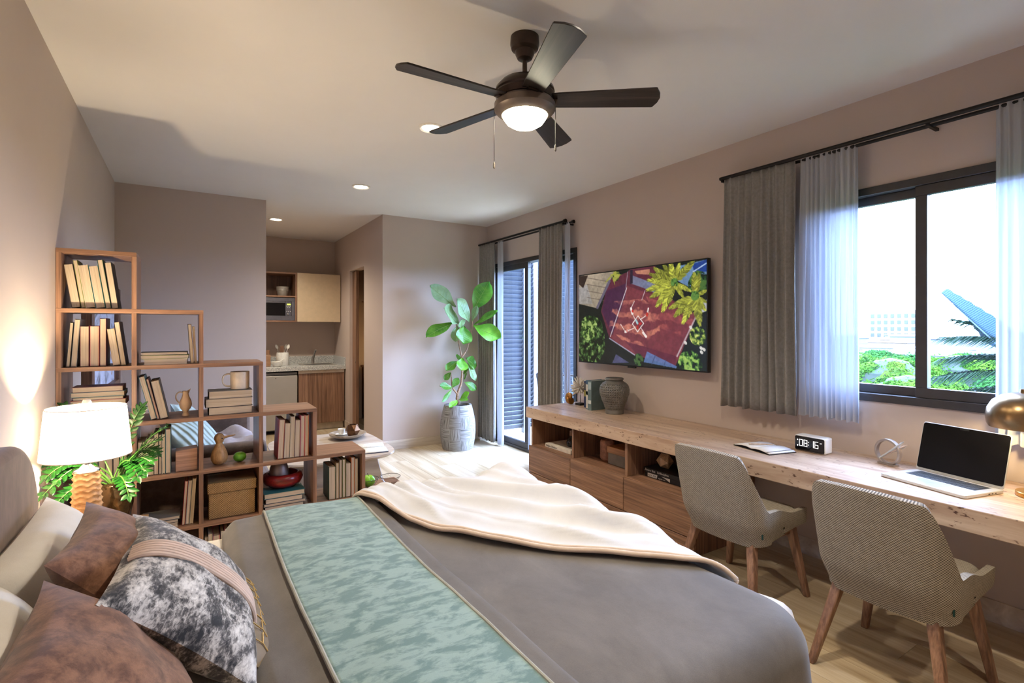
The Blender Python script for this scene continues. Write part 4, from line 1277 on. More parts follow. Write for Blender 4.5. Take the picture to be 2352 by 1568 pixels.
def book_upright(r, c_, i, x0, thk, h, dx, col, depth=0.17, y=None):
    """spine to the back, page edges to the bedroom; leans by dx over its height"""
    z = zf(r) + 0.0006
    y = BY0 + 0.03 if y is None else y
    a = math.atan2(dx, h)
    h = min(h, 0.27)
    lbl = '%s-covered book, %s from left in %s' % (col, ORD[i], CELL[(r, c_)])
    t = thing('book', lbl, 'book', (x0, y, z), 0, 'books on the stepped bookshelf')
    t.rotation_euler = (0, a, 0)
    if a < 0:
        t.location.z += 0.0
    else:
        t.location.z += math.sin(a) * thk
    cv = 0.0018
    cm = MB()
    cm.box(0, cv, 0, depth, 0, h); cm.box(thk - cv, thk, 0, depth, 0, h); cm.box(cv, thk - cv, depth - cv, depth, 0, h)
    obj('cover', cm, PALM[col], t, local=True)
    obj('pages', MB().box(cv, thk - cv, 0.003, depth - cv, 0.003, h - 0.004), m_pages, t, local=True)
    return t
def book_flat(r, c_, i, x0, x1, z0, z1, col, depth=0.15, y=None, rz=0.0, where=None):
    y = BY0 + 0.03 if y is None else y
    t = thing('book', '%s-covered book, %s from bottom of stack in %s' % (col, ORD[i], where or CELL[(r, c_)]), 'book', (x0, y, z0), rz, 'books on the stepped bookshelf')
    w_ = x1 - x0; h = z1 - z0 - 0.0006; cv = 0.0018
    cm = MB()
    cm.box(0, w_, 0, depth, 0, cv); cm.box(0, w_, 0, depth, h - cv, h); cm.box(0, w_, depth - cv, depth, cv, h - cv)
    obj('cover', cm, PALM[col], t, local=True)
    obj('pages', MB().box(0.004, w_ - 0.004, 0.003, depth - cv, cv, h - cv), m_pages_h, t, local=True)
    return t
UP = {
 (0, 0): ([(-0.506, 0.038, 0.23, -0.034), (-0.467, 0.018, 0.253, -0.035), (-0.449, 0.04, 0.229, -0.033), (-0.408, 0.041, 0.227, -0.032), (-0.366, 0.024, 0.262, -0.038), (-0.341, 0.030, 0.25, -0.033)], ['dark brown', 'olive', 'cream', 'teal', 'dark green', 'black']),
 (1, 0): ([(-0.529, 0.016, 0.234, 0.016), (-0.510, 0.024, 0.25, 0.016), (-0.473, 0.038, 0.215, 0), (-0.433, 0.040, 0.216, 0), (-0.392, 0.028, 0.256, 0), (-0.336, 0.033, 0.202, -0.027), (-0.302, 0.024, 0.238, -0.031)], ['black', 'grey', 'maroon', 'red', 'maroon', 'tan', 'dark brown']),
 (1, 1): ([(0.015, 0.020, 0.227, -0.014), (0.037, 0.012, 0.213, -0.012)], ['dark brown', 'tan']),
 (2, 1): ([(-0.169, 0.028, 0.248, -0.059), (-0.140, 0.012, 0.235, -0.054), (-0.127, 0.040, 0.22, -0.046)], ['teal', 'maroon', 'black']),
 (3, 0): ([(-0.46, 0.03, 0.2, 0), (-0.428, 0.03, 0.22, 0), (-0.396, 0.026, 0.19, 0), (-0.368, 0.03, 0.21, 0), (-0.336, 0.028, 0.21, 0), (-0.306, 0.03, 0.21, 0)], ['tan', 'navy', 'cream', 'grey', 'dark brown', 'cream']),
 (3, 1): ([(-0.228, 0.036, 0.19, 0), (-0.191, 0.034, 0.205, 0), (-0.156, 0.022, 0.234, 0), (-0.133, 0.014, 0.222, 0), (-0.118, 0.014, 0.225, 0), (-0.103, 0.026, 0.25, 0)], ['tan', 'cream', 'dark brown', 'grey', 'cream', 'teal']),
 (3, 3): ([(0.474, 0.034, 0.246, 0.011), (0.509, 0.035, 0.222, 0.009), (0.545, 0.026, 0.262, 0.006), (0.572, 0.033, 0.236, 0.005), (0.606, 0.026, 0.262, 0.004), (0.633, 0.024, 0.262, 0.002)], ['red', 'grey', 'cream', 'maroon', 'pink', 'orange']),
 (4, 1): ([(-0.026, 0.016, 0.251, 0.016), (-0.009, 0.020, 0.252, 0.016), (0.012, 0.018, 0.26, 0.016)], ['red', 'grey', 'cream']),
 (4, 4): ([(0.782, 0.044, 0.215, 0.0), (0.828, 0.019, 0.237, 0.0), (0.848, 0.020, 0.254, 0.0), (0.869, 0.021, 0.255, 0.0), (0.891, 0.034, 0.226, 0.0), (0.926, 0.024, 0.26, 0.0), (0.951, 0.020, 0.249, 0.0)], ['dark green', 'tan', 'dark brown', 'olive', 'black', 'orange', 'grey']),
 (5, 2): ([(0.086, 0.016, 0.215, 0), (0.103, 0.024, 0.23, 0), (0.128, 0.036, 0.215, 0), (0.166, 0.019, 0.235, 0), (0.186, 0.021, 0.245, 0), (0.208, 0.025, 0.25, 0), (0.234, 0.022, 0.255, 0)], ['tan', 'grey', 'pink', 'dark brown', 'red', 'cream', 'black']),
}
for key, (lst, cols) in UP.items():
    for i, ((x0, t_, h_, d_), cc) in enumerate(zip(lst, cols)):
        book_upright(key[0], key[1], i, x0, t_ - 0.0015, h_, d_, cc)
FLAT = {
 (1, 1): ([(-0.204, 0.002, 0.031), (-0.217, 0.010, 0.021), (-0.217, 0.003, 0.017)], ['cream', 'olive', 'black']),
 (2, 0): ([(-0.50, -0.285, 0.055), (-0.491, -0.289, 0.045), (-0.514, -0.279, 0.030), (-0.505, -0.290, 0.016), (-0.513, -0.285, 0.026), (-0.507, -0.292, 0.028)], ['grey', 'tan', 'red', 'black', 'teal', 'maroon']),
 (2, 2): ([(0.104, 0.335, 0.045), (0.088, 0.335, 0.050), (0.105, 0.335, 0.044)], ['black', 'dark brown', 'grey']),
 (4, 1): ([(-0.199, -0.044, 0.024), (-0.226, -0.041, 0.019), (-0.215, -0.034, 0.018)], ['cream', 'black', 'grey']),
 (4, 3): ([(0.401, 0.628, 0.022), (0.396, 0.640, 0.017), (0.405, 0.622, 0.030), (0.398, 0.635, 0.032)], ['black', 'grey', 'navy', 'teal']),
}
tops = {}
for key, (lst, cols) in FLAT.items():
    z = zf(key[0]) + 0.0006
    for i, ((a, b, h_), cc) in enumerate(zip(lst, cols)):
        book_flat(key[0], key[1], i, a, b, z, z + h_, cc); z += h_
    tops[key] = z
# jug, mug, block, bird, lime
jx, jy, jz = -0.008, 3.55, zf(2) + 0.0006
jug = thing('jug', 'small matt beige jug with a looped handle in the bookshelf', 'jug', (jx, jy, jz))
obj('body', MB().lathe([(0.019, 0), (0.0185, 0.008), (0.013, 0.018), (0.014, 0.026), (0.027, 0.045), (0.032, 0.064), (0.029, 0.085), (0.018, 0.112), (0.0145, 0.128), (0.017, 0.143), (0.015, 0.143), (0.012, 0.128)], 28, (jx, jy, jz)), m_ceramic_beige, jug)
obj('spout', MB().hexa([(jx + 0.008, jy - 0.008, jz + 0.134), (jx + 0.017, jy - 0.002, jz + 0.130), (jx + 0.017, jy + 0.002, jz + 0.130), (jx + 0.008, jy + 0.008, jz + 0.134)], [(jx + 0.008, jy - 0.01, jz + 0.145), (jx + 0.026, jy - 0.001, jz + 0.157), (jx + 0.026, jy + 0.001, jz + 0.157), (jx + 0.008, jy + 0.01, jz + 0.145)]), m_ceramic_beige, jug, bevel=0.001)
obj('handle', MB().tube(curve([(jx - 0.012, jy, jz + 0.134), (jx - 0.032, jy, jz + 0.138), (jx - 0.046, jy, jz + 0.122), (jx - 0.046, jy, jz + 0.10), (jx - 0.034, jy, jz + 0.078), (jx - 0.028, jy, jz + 0.072)], 5), 0.0032, 8), m_ceramic_beige, jug)
mx_, my_, mz_ = 0.272, 3.54, tops[(2, 2)] + 0.0006
mug = thing('mug', 'glossy beige mug on a stack of books in the bookshelf', 'mug', (mx_, my_, mz_))
m_mug = plain('mug_glaze', (226, 208, 186), 0.3)
obj('body', MB().lathe([(0.046, 0), (0.051, 0.004), (0.052, 0.02), (0.052, 0.104), (0.050, 0.106), (0.047, 0.104), (0.047, 0.012), (0.01, 0.008)], 36, (mx_, my_, mz_)), m_mug, mug)
obj('handle', MB().tube(curve([(mx_ - 0.049, my_, mz_ + 0.092), (mx_ - 0.07, my_, mz_ + 0.092), (mx_ - 0.088, my_, mz_ + 0.078), (mx_ - 0.09, my_, mz_ + 0.045), (mx_ - 0.076, my_, mz_ + 0.022), (mx_ - 0.049, my_, mz_ + 0.018)], 5), 0.0055, 10), m_mug, mug)
z3 = zf(3) + 0.0006
tag(obj('wood_block', MB().hexa([(-0.056, 3.475, z3), (0.050, 3.475, z3), (0.050, 3.60, z3), (-0.056, 3.60, z3)], [(-0.056, 3.475, z3 + 0.118), (0.050, 3.475, z3 + 0.128), (0.050, 3.57, z3 + 0.128), (-0.056, 3.57, z3 + 0.118)]), wood('block_wood', 0, (150, 108, 88), (176, 134, 112), (198, 158, 134)), bevel=0.003), 'plain wooden block in the bookshelf left of the bird figure', 'block')
bx, by = 0.163, 3.55
bird = thing('bird_figure', 'turned wooden bird figure with a long beak in the bookshelf', 'figurine', (bx, by, z3))
m_birdw = wood('bird_wood', 2, (150, 106, 62), (186, 142, 92), (204, 164, 112), 0.5)
obj('body', MB().lathe([(0.022, 0), (0.034, 0.008), (0.044, 0.028), (0.046, 0.045), (0.042, 0.068), (0.030, 0.098), (0.021, 0.118), (0.018, 0.126), (0.022, 0.136), (0.028, 0.150), (0.027, 0.165), (0.020, 0.178), (0.008, 0.185), (0.001, 0.186)], 30, (bx, by, z3)), m_birdw, bird)
obj('beak', MB().tube([(bx + 0.02, by - 0.004, z3 + 0.158), (bx + 0.052, by - 0.012, z3 + 0.164), (bx + 0.084, by - 0.02, z3 + 0.170)], [0.009, 0.006, 0.0025], 10), lightwood[0], bird)
obj('eye', MB().lathe([(0.001, -0.004), (0.003, -0.003), (0.004, 0), (0.003, 0.003), (0.001, 0.004)], 10, (bx + 0.014, by - 0.0245, z3 + 0.156)), m_black, bird)
def fruit_mb(c, r, sq=0.9, dimple=0.12, n=28):
    prof = []
    for i in range(n // 2 + 1):
        a = PI * i / (n // 2) - PI / 2
        rr = r * math.cos(a); zz = r * sq * math.sin(a)
        d = abs(rr) / r
        if dimple and zz > 0: zz -= dimple * r * math.exp(-(d / 0.32) ** 2)
        if dimple and zz < 0: zz += dimple * 0.7 * r * math.exp(-(d / 0.3) ** 2)
        prof.append((max(0.0006, rr), zz))
    return MB().lathe(prof, n, (c[0], c[1], c[2] + r * sq))
k = NT('lime_skin'); f = k.noise(k.coords(), 90, 3); q2 = k.noise(k.coords((1, 1, 1)), 22, 3)
k.col(k.ramp(q2, [(0.35, (62, 128, 26)), (0.62, (96, 158, 38)), (0.75, (150, 160, 60))])); k.set(Roughness=0.4); k.bump(f, 0.2, 0.002)
m_lime = k.m
tag(obj('lime', fruit_mb((0.272, 3.55, z3), 0.036, 0.84, 0.03), m_lime, smooth=180), 'green lime next to the wooden bird figure', 'fruit')
# woven box
z4 = zf(4) + 0.0006
bk_ = thing('woven_box', 'woven seagrass storage box with lid in the bookshelf', 'basket', (0.228, 3.58, z4))
obj('body', MB().box(0.106, 0.350, 3.482, 3.70, z4, z4 + 0.15).boxuv(), m_basket, bk_, bevel=0.006, seg=3)
obj('lid', MB().box(0.099, 0.357, 3.474, 3.708, z4 + 0.1505, z4 + 0.212).boxuv(), m_basket, bk_, bevel=0.006, seg=3)
# red bowl with dome
zb = tops[(4, 3)] + 0.0006
tag(obj('red_bowl', MB().lathe([(0.03, 0.0), (0.075, 0.006), (0.110, 0.03), (0.122, 0.058), (0.116, 0.082), (0.098, 0.094), (0.090, 0.090), (0.094, 0.078), (0.092, 0.055), (0.07, 0.03), (0.01, 0.022)], 40, (0.522, 3.60, zb)), wood('red_lacquer', 0, (92, 14, 16), (128, 22, 22), (150, 34, 30), 0.3), smooth=180), 'glossy red lacquer bowl on a stack of books', 'bowl')
tag(obj('metal_dome', MB().lathe([(0.050, 0.0), (0.060, 0.012), (0.062, 0.04), (0.054, 0.085), (0.044, 0.12), (0.030, 0.132), (0.002, 0.134)], 30, (0.50, 3.60, zb + 0.040)), plain('dull_bronze', (142, 122, 114), 0.42, 0.45), smooth=60), 'dull bronze dome resting inside the red bowl', 'ornament')
# glass bowls and apple on the lowest step
z5 = zf(4) + 0.0006
def glass_bowl(x, y, lab, tilt=0):
    o = obj('glass_bowl', MB().lathe([(0.022, 0), (0.028, 0.002), (0.045, 0.022), (0.066, 0.054), (0.072, 0.066), (0.070, 0.067), (0.063, 0.054), (0.042, 0.024), (0.02, 0.008)], 36, (x, y, z5)), m_bowlglass, smooth=180)
    obj('rim', MB().tube([(x + 0.071 * math.cos(2 * PI * i / 40), y + 0.071 * math.sin(2 * PI * i / 40), z5 + 0.0668) for i in range(40)], 0.0016, 6, close=True), plain('painted_rim_refraction', (70, 64, 62), 0.08), o)  # dark opaque tube paints in the refraction line around the clear bowl's edge
    return tag(o, lab, 'bowl', 'small glass bowls')
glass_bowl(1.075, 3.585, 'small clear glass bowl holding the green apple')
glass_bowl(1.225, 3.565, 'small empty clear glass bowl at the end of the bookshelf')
ap = thing('apple', 'bright green apple in a glass bowl', 'fruit', (1.075, 3.585, z5 + 0.012))
k = NT('apple_skin'); f = k.noise(k.coords(), 14, 3)
k.col(k.ramp(f, [(0.35, (92, 168, 34)), (0.65, (148, 204, 62))])); k.set(Roughness=0.25)
obj('flesh', fruit_mb((1.075, 3.585, z5 + 0.010), 0.046, 0.92, 0.22), k.m, ap, smooth=180)
obj('stalk', MB().tube([(1.075, 3.585, z5 + 0.078), (1.073, 3.583, z5 + 0.092), (1.066, 3.58, z5 + 0.106)], [0.0022, 0.0022, 0.003], 7), m_bark, ap)

# ------------------------------------------------------------------ nightstand, bedside lamp, plant
NX, NY, NZ = -0.36, 3.02, 0.455
ns = thing('nightstand', 'light wood nightstand between the bed and the bookshelf', 'nightstand', (NX, NY, 0))
box('top', LW + 0.02, -0.175, 2.70, 3.38, NZ - 0.025, NZ, lightwood[0], ns, 0.002)
box('body', LW + 0.02, -0.185, 2.71, 3.37, 0.08, NZ - 0.0255, lightwood[0], ns, 0.002)
box('drawer', -0.1845, -0.170, 2.72, 3.36, 0.10, NZ - 0.035, lightwood[1], ns, 0.002)
LX, LY = -0.372, 2.90
lamp = thing('bedside_lamp', 'bedside lamp with white drum shade and carved wavy wooden base', 'lamp', (LX, LY, NZ))
def lamp_base():
    n, nz = 64, 90
    vs, fs = [], []
    for j in range(nz + 1):
        t = j / nz; z = NZ + 0.0006 + 0.366 * t
        rb = 0.066 - 0.019 * t
        for i in range(n):
            a = 2 * PI * i / n
            ph = 2 * PI * (t * 15) + 1.1 * math.sin(7 * a + 1.5 * math.sin(t * 6))
            rr = rb + 0.0048 * (1 - abs(math.sin(ph / 2)) ** 0.7 * 1.6)
            vs.append((LX + rr * math.cos(a), LY + rr * math.sin(a), z))
    for j in range(nz):
        for i in range(n): fs.append((j * n + i, j * n + (i + 1) % n, (j + 1) * n + (i + 1) % n, (j + 1) * n + i))
    fs += [tuple(range(n))[::-1], tuple(range(nz * n, (nz + 1) * n))]
    mb = MB(); mb._add(vs, fs); return mb
obj('base', lamp_base(), wood('lamp_wood', 0, (160, 112, 66), (186, 138, 86), (202, 156, 104), 0.55), lamp, smooth=60)
obj('neck', MB().lathe([(0.046, 0.0), (0.049, 0.006), (0.046, 0.012), (0.030, 0.018), (0.014, 0.034), (0.012, 0.05), (0.012, 0.08)], 28, (LX, LY, NZ + 0.3666)), m_chrome, lamp)
sz0, sz1 = 0.892, 1.105
k = NT('lamp_shade_fabric')
wv2 = k.noise(k.coords((300, 300, 300)), 1.0, 2)
colr = k.ramp(wv2, [(0.3, (250, 246, 236)), (0.7, (255, 253, 246))])
k.col(colr); k.set(Roughness=0.9)
k.l(colr, k.b.inputs['Emission Color']); k.b.inputs['Emission Strength'].default_value = 1.5
tl = k.n('ShaderNodeBsdfTranslucent'); k.l(colr, tl.inputs[0])
mxs = k.n('ShaderNodeMixShader'); mxs.inputs[0].default_value = 0.35
k.l(k.b.outputs[0], mxs.inputs[1]); k.l(tl.outputs[0], mxs.inputs[2]); k.l(mxs.outputs[0], k.out.inputs[0])
sh = obj('shade', MB().lathe([(0.160, sz0), (0.141, sz1)], 48, (LX, LY, 0), capb=False, capt=False), k.m, lamp, smooth=180, fixn=False)
for rr, zz in ((0.160, sz0), (0.141, sz1)):
    obj('shade_trim', MB().tube([(LX + rr * math.cos(2 * PI * i / 48), LY + rr * math.sin(2 * PI * i / 48), zz) for i in range(48)], 0.0022, 6, close=True), plain('shade_trim', (176, 160, 146), 0.8), sh)
sp = MB()
for i in range(3):
    a = 2 * PI * i / 3 + 0.4
    sp.tube([(LX, LY, sz1 - 0.01), (LX + 0.14 * math.cos(a), LY + 0.14 * math.sin(a), sz1 - 0.004)], 0.0018, 6)
obj('shade_spider', sp, m_chrome, sh)
obj('finial', MB().lathe([(0.004, -0.012), (0.008, 0.0), (0.017, 0.012), (0.018, 0.022), (0.013, 0.033), (0.003, 0.038)], 20, (LX, LY, sz1 + 0.0)), plain('finial_pearl', (210, 200, 190), 0.2, 0.3), lamp)
bulb('bedside_bulb', (LX, LY, 1.0), LAMP_W, (1.0, 0.81, 0.53), 0.03, lamp)

PX, PY = -0.300, 3.20
zzp = thing('zz_plant', 'glossy green potted plant with arching leaf stems behind the bedside lamp', 'plant', (PX, PY, NZ))
def hammered():
    n, nz = 48, 34; vs, fs = [], []
    for j in range(nz + 1):
        t = j / nz
        rb = 0.044 + 0.034 * math.sin(min(1, t * 1.15) * PI / 2) - 0.004 * max(0, t - 0.8) * 5
        for i in range(n):
            a = 2 * PI * i / n
            dn = 0.0035 * mnoise.noise(Vector((math.cos(a) * 4.2, math.sin(a) * 4.2, t * 8)))
            vs.append((PX + (rb + dn) * math.cos(a), PY + (rb + dn) * math.sin(a), NZ + 0.0006 + 0.235 * t))
    for j in range(nz):
        for i in range(n): fs.append((j * n + i, j * n + (i + 1) % n, (j + 1) * n + (i + 1) % n, (j + 1) * n + i))
    fs += [tuple(range(n))[::-1], tuple(range(nz * n, (nz + 1) * n))]
    mb = MB(); mb._add(vs, fs); return mb
obj('pot', hammered(), plain('hammered_bronze_glass', (58, 44, 28), 0.08, 0.75, 0.4, 30), zzp, smooth=180)
m_zz = leafmat('zz_leaf', (10, 46, 14), (30, 76, 22), 0.22, 0.12, 30)
m_zzstem = plain('zz_stem', (60, 96, 34), 0.5)
def leaf_fn(base, direction, normal, length, width, cup=0.15, bend=0.1, pointy=1.0, wob=0.0, seed=0):
    d = Vector(direction).normalized(); n = Vector(normal); n = (n - d * n.dot(d)).normalized(); s = d.cross(n)
    def fn(u, v):
        a = u * 2 - 1
        wv = math.sin(PI * (v ** (0.8 * pointy))) ** 0.75 * width / 2
        p = Vector(base) + d * length * v + s * wv * a - n * (bend * length * v * v) + n * (cup * width * (abs(a) ** 1.6))
        if wob: p += n * wob * width * math.sin(v * 11 + a * 3 + seed) * abs(a)
        return p
    return fn
zz_tips = [(375, 985, 3.05), (362, 1012, 2.98), (332, 1083, 3.02), (318, 1098, 3.0), (296, 1140, 3.0), (88, 1140, 3.06), (95, 1100, 3.1), (104, 1068, 3.15), (135, 1150, 3.05), (84, 1010, 3.28), (142, 930, 3.36), (326, 935, 3.2), (300, 1060, 3.1), (128, 1108, 3.08), (360, 1040, 3.1), (345, 1060, 3.0)]
def px_on_y(x, y, Yv):
    s_, c_ = math.sin(YAW), math.cos(YAW); dx = (x - 1176) / 1180; rz = -(y - 754) / 1180
    t = Yv / (c_ - dx * s_); return Vector((t * (s_ + dx * c_), Yv, 1.45 + t * rz))
gz = random.Random(2)
for i, tp in enumerate(zz_tips):
    tip = px_on_y(*tp)
    tip.x = max(tip.x, LW + 0.02)
    b = Vector((PX + gz.uniform(-0.02, 0.02), PY + gz.uniform(-0.02, 0.02), NZ + 0.22))
    mid_ = b.lerp(tip, 0.5) + Vector((0, 0, 0.09 + 0.10 * gz.random()))
    pts = [b * (1 - t) ** 2 + mid_ * 2 * t * (1 - t) + tip * t * t for t in [q / 12 for q in range(13)]]
    st = obj('stem', MB().tube(pts, [0.0045 * (1 - 0.7 * q / 12) for q in range(13)], 6), m_zzstem, zzp)
    mb = MB()
    nl = 8
    for j in range(nl):
        t = 0.34 + 0.62 * j / (nl - 1)
        q = t * 12; a = int(min(11, q)); p = pts[a].lerp(pts[a + 1], q - a); tg = (pts[a + 1] - pts[a]).normalized()
        sd2 = tg.cross(Vector((0, -0.5, 1))).normalized()
        for sg in (-1, 1):
            L = gz.uniform(0.040, 0.056) * (1.0 if t < 0.9 else 0.8)
            mb.grid(leaf_fn(p, tg * 0.75 + sd2 * sg, tg.cross(sd2) * 1, L, L * 0.48, 0.1, 0.1), 5, 7)
    mb.grid(leaf_fn(pts[-1] - (pts[-1] - pts[-2]) * 0.5, pts[-1] - pts[-2], (0, -0.6, 1), 0.045, 0.02, 0.1, 0.1), 5, 7)
    obj('leaflets', mb, m_zz, st, smooth=180, fixn=False)

# ------------------------------------------------------------------ fiddle-leaf fig
GX, GY = 2.775, 5.62
fig = thing('fiddle_leaf_fig', 'tall fiddle-leaf fig in a woven-pattern grey pot by the balcony door', 'plant', (GX, GY, 0))
def pot_mb():
    n = 48; prof = []
    for j in range(17):
        t = j / 16; prof.append((0.162 + 0.058 * math.sin(PI * (0.12 + 0.80 * t)) ** 1.0 - 0.012 * t, 0.53 * t))
    prof += [(prof[-1][0] - 0.02, 0.53), (prof[-1][0] - 0.028, 0.47)]
    mb = MB().lathe(prof, n, (GX, GY, 0))
    for i, f in enumerate(mb.f):
        vs = [mb.v[j] for j in f]
        aa = [math.atan2(p[1] - GY, p[0] - GX) for p in vs]
        if max(aa) - min(aa) > PI: aa = [a + 2 * PI if a < 0 else a for a in aa]
        mb.uv[i] = [(a / (2 * PI), p[2] / 0.53) for a, p in zip(aa, vs)]
    return mb
k = NT('basketweave_pot')
tc = k.n('ShaderNodeTexCoord')
mp = k.n('ShaderNodeMapping'); mp.inputs['Scale'].default_value = (10, 4, 1); k.l(tc.outputs['UV'], mp.inputs[0])
ck = k.n('ShaderNodeTexChecker'); ck.inputs['Scale'].default_value = 1.0; k.l(mp.outputs[0], ck.inputs[0])
def strands(sc):
    m2 = k.n('ShaderNodeMapping'); m2.inputs['Scale'].default_value = sc; k.l(tc.outputs['UV'], m2.inputs[0])
    return k.noise(m2.outputs[0], 1.0, 3, 0.6)
ha, va = strands((6, 62, 1)), strands((150, 4, 1))
mf = k.n('ShaderNodeMix', data_type='FLOAT'); k.l(ck.outputs['Fac'], mf.inputs[0]); k.l(ha, mf.inputs[2]); k.l(va, mf.inputs[3])
k.col(k.ramp(mf.outputs[0], [(0.30, (74, 70, 66)), (0.46, (126, 122, 118)), (0.65, (160, 157, 154))])); k.set(Roughness=0.85); k.bump(mf.outputs[0], 0.8, 0.01)
obj('pot', pot_mb(), k.m, fig, smooth=50)
obj('soil', MB().lathe([(0.13, 0.0), (0.13, 0.01)], 24, (GX, GY, 0.475)), plain('soil', (40, 32, 28), 0.95), fig)
def fp(x, y, s=0, d=0.0):
    px, py = ((960 + 0.1531 * x, 640 + 0.1531 * y), (960 + 0.1594 * x, 800 + 0.1594 * y))[s]
    return px_on_y(px, py, GY + d)
m_figbark = plain('fig_bark', (138, 108, 84), 0.85, var=0.25, scale=60, bump=0.3)
br = [([(585, 800, 1), (565, 720, 1), (572, 650, 1), (625, 500, 1), (640, 310, 1), (632, 130, 1)], [0.022, 0.02, 0.017, 0.014, 0.012, 0.011]),
      ([(632, 130, 1), (605, 930, 0), (585, 780, 0), (572, 680, 0)], [0.009, 0.007, 0.006, 0.005]),
      ([(632, 130, 1), (735, 1060, 0), (790, 860, 0), (815, 700, 0), (830, 500, 0)], [0.010, 0.008, 0.007, 0.006, 0.004]),
      ([(572, 660, 1), (520, 600, 1), (492, 560, 1), (485, 450, 1), (475, 350, 1)], [0.013, 0.010, 0.008, 0.007, 0.005])]
for i, (pts, rs) in enumerate(br):
    obj('trunk' if i == 0 else 'branch', MB().tube([fp(p[0], p[1], p[2]) for p in pts], rs, 10), m_figbark, fig)
m_fig = leafmat('fig_leaf', (52, 112, 30), (104, 158, 52), 0.38, 0.35, 7)
m_figl = leafmat('fig_leaf_bright', (84, 158, 30), (140, 200, 62), 0.38, 0.4, 7)
m_figp = leafmat('fig_leaf_pale', (124, 156, 112), (158, 186, 138), 0.4, 0.3, 9)
m_vein = plain('leaf_vein', (136, 166, 84), 0.6)
figleaves = [  # base, tip, crop, width, depth tip, normal, material, bend
 ((560, 430), (180, 100), 0, 250, 0.06, (0.3, -1, 0.3), m_figp, 0.03), ((830, 470), (1072, 35), 0, 235, -0.28, (-0.3, -1, 0.2), m_fig, 0.02), ((765, 660), (600, 295), 0, 210, -0.10, (0.2, -1, 0.3), m_figp, 0.05),
 ((590, 680), (400, 430), 0, 270, -0.14, (0.4, -1, 0.6), m_figp, 0.05), ((520, 680), (138, 790), 0, 190, -0.12, (0.1, -0.6, 1), m_fig, 0.22), ((850, 695), (1190, 465), 0, 130, -0.24, (-0.4, -0.7, 0.9), m_fig, 0.06),
 ((830, 715), (1245, 890), 0, 265, -0.22, (-0.25, -1, 0.75), m_figl, 0.03), ((690, 715), (690, 975), 0, 225, -0.16, (0, -1, 0.2), m_fig, 0.08), ((590, 700), (560, 945), 0, 130, -0.06, (-0.6, -1, 0.1), m_figp, 0.05),
 ((640, 740), (665, 610), 0, 120, -0.08, (0.2, -1, 0.2), m_figp, 0.1), ((815, 640), (890, 400), 0, 95, -0.08, (-0.9, -0.6, 0.1), m_figp, 0.02),
 ((660, 1195), (660, 1375), 0, 160, -0.12, (0, -1, 0.3), m_figl, 0.05), ((710, 1190), (872, 1310), 0, 180, 0.05, (0.2, -1, 0.5), m_fig, 0.05), ((735, 1260), (880, 1525), 0, 125, -0.04, (0.5, -1, 0.2), m_figp, 0.1),
 ((590, 1240), (420, 1365), 0, 120, -0.04, (0, -0.7, 0.9), m_fig, 0.1), ((490, 1400), (395, 1520), 0, 75, 0.02, (0, -1, 0.6), m_fig, 0.05), ((720, 1300), (730, 1390), 0, 160, 0.08, (0.1, -1, 0.1), m_fig, 0.05), ((620, 1240), (590, 1130), 0, 70, 0.08, (0.1, -1, 0.1), m_fig, 0.05),
 ((495, 565), (325, 530), 1, 105, -0.08, (0, -0.8, 0.7), m_fig, 0.1), ((490, 585), (352, 772), 1, 65, -0.08, (0.6, -1, 0.2), m_fig, 0.05), ((665, 490), (848, 590), 1, 120, -0.06, (0.1, -0.9, 0.6), m_fig, 0.1),
 ((615, 725), (738, 630), 1, 75, -0.10, (0, -0.9, 0.7), m_figl, 0.05), ((590, 745), (718, 735), 1, 85, -0.12, (0, -0.8, 0.9), m_figl, 0.1), ((580, 745), (458, 832), 1, 75, -0.13, (0, -0.7, 0.9), m_figl, 0.1),
 ((495, 560), (580, 420), 1, 95, -0.04, (0.2, -1, 0.3), m_fig, 0.05), ((690, 330), (672, 445), 1, 65, 0.06, (0.5, -1, 0.2), m_fig, 0.05)]
for i, (b_, t_, s_, wd, dt, nn, mm_, bend) in enumerate(figleaves):
    p0, p1 = fp(b_[0], b_[1], s_), fp(t_[0], t_[1], s_, dt)
    L = (p1 - p0).length; wm_ = wd * (0.1531, 0.1594)[s_] / 1180 * 6.4
    d = p1 - p0; n_ = Vector(nn)
    lf = obj('leaf', MB().grid(leaf_fn(p0, d, n_, L, wm_ * 1.2, 0.10, bend, 1.75, 0.035, i), 13, 17), mm_, fig, smooth=180, fixn=False)
    dn = d.normalized(); n2 = (n_ - dn * n_.dot(dn)).normalized(); sd3 = dn.cross(n2)
    vb = MB().tube([p0 + d * t + n2 * (0.0025 - bend * L * t * t) for t in [q / 8 for q in range(9)]], [0.0026 * (1 - 0.8 * q / 8) for q in range(9)], 5)
    f_ = leaf_fn(p0, d, n_, L, wm_ * 1.2, 0.10, bend, 1.75, 0.035, i)
    for q in range(3, 8):
        for sg in (-1, 1):
            v0 = q / 9 - 0.08
            vb.tube([f_(0.5 + sg * 0.5 * e, v0 + 0.14 * e) + n2 * 0.002 for e in (0.02, 0.3, 0.6, 0.85)], [0.0010, 0.0009, 0.0007, 0.0004], 4)
    obj('vein', vb, m_vein, lf, fixn=False)

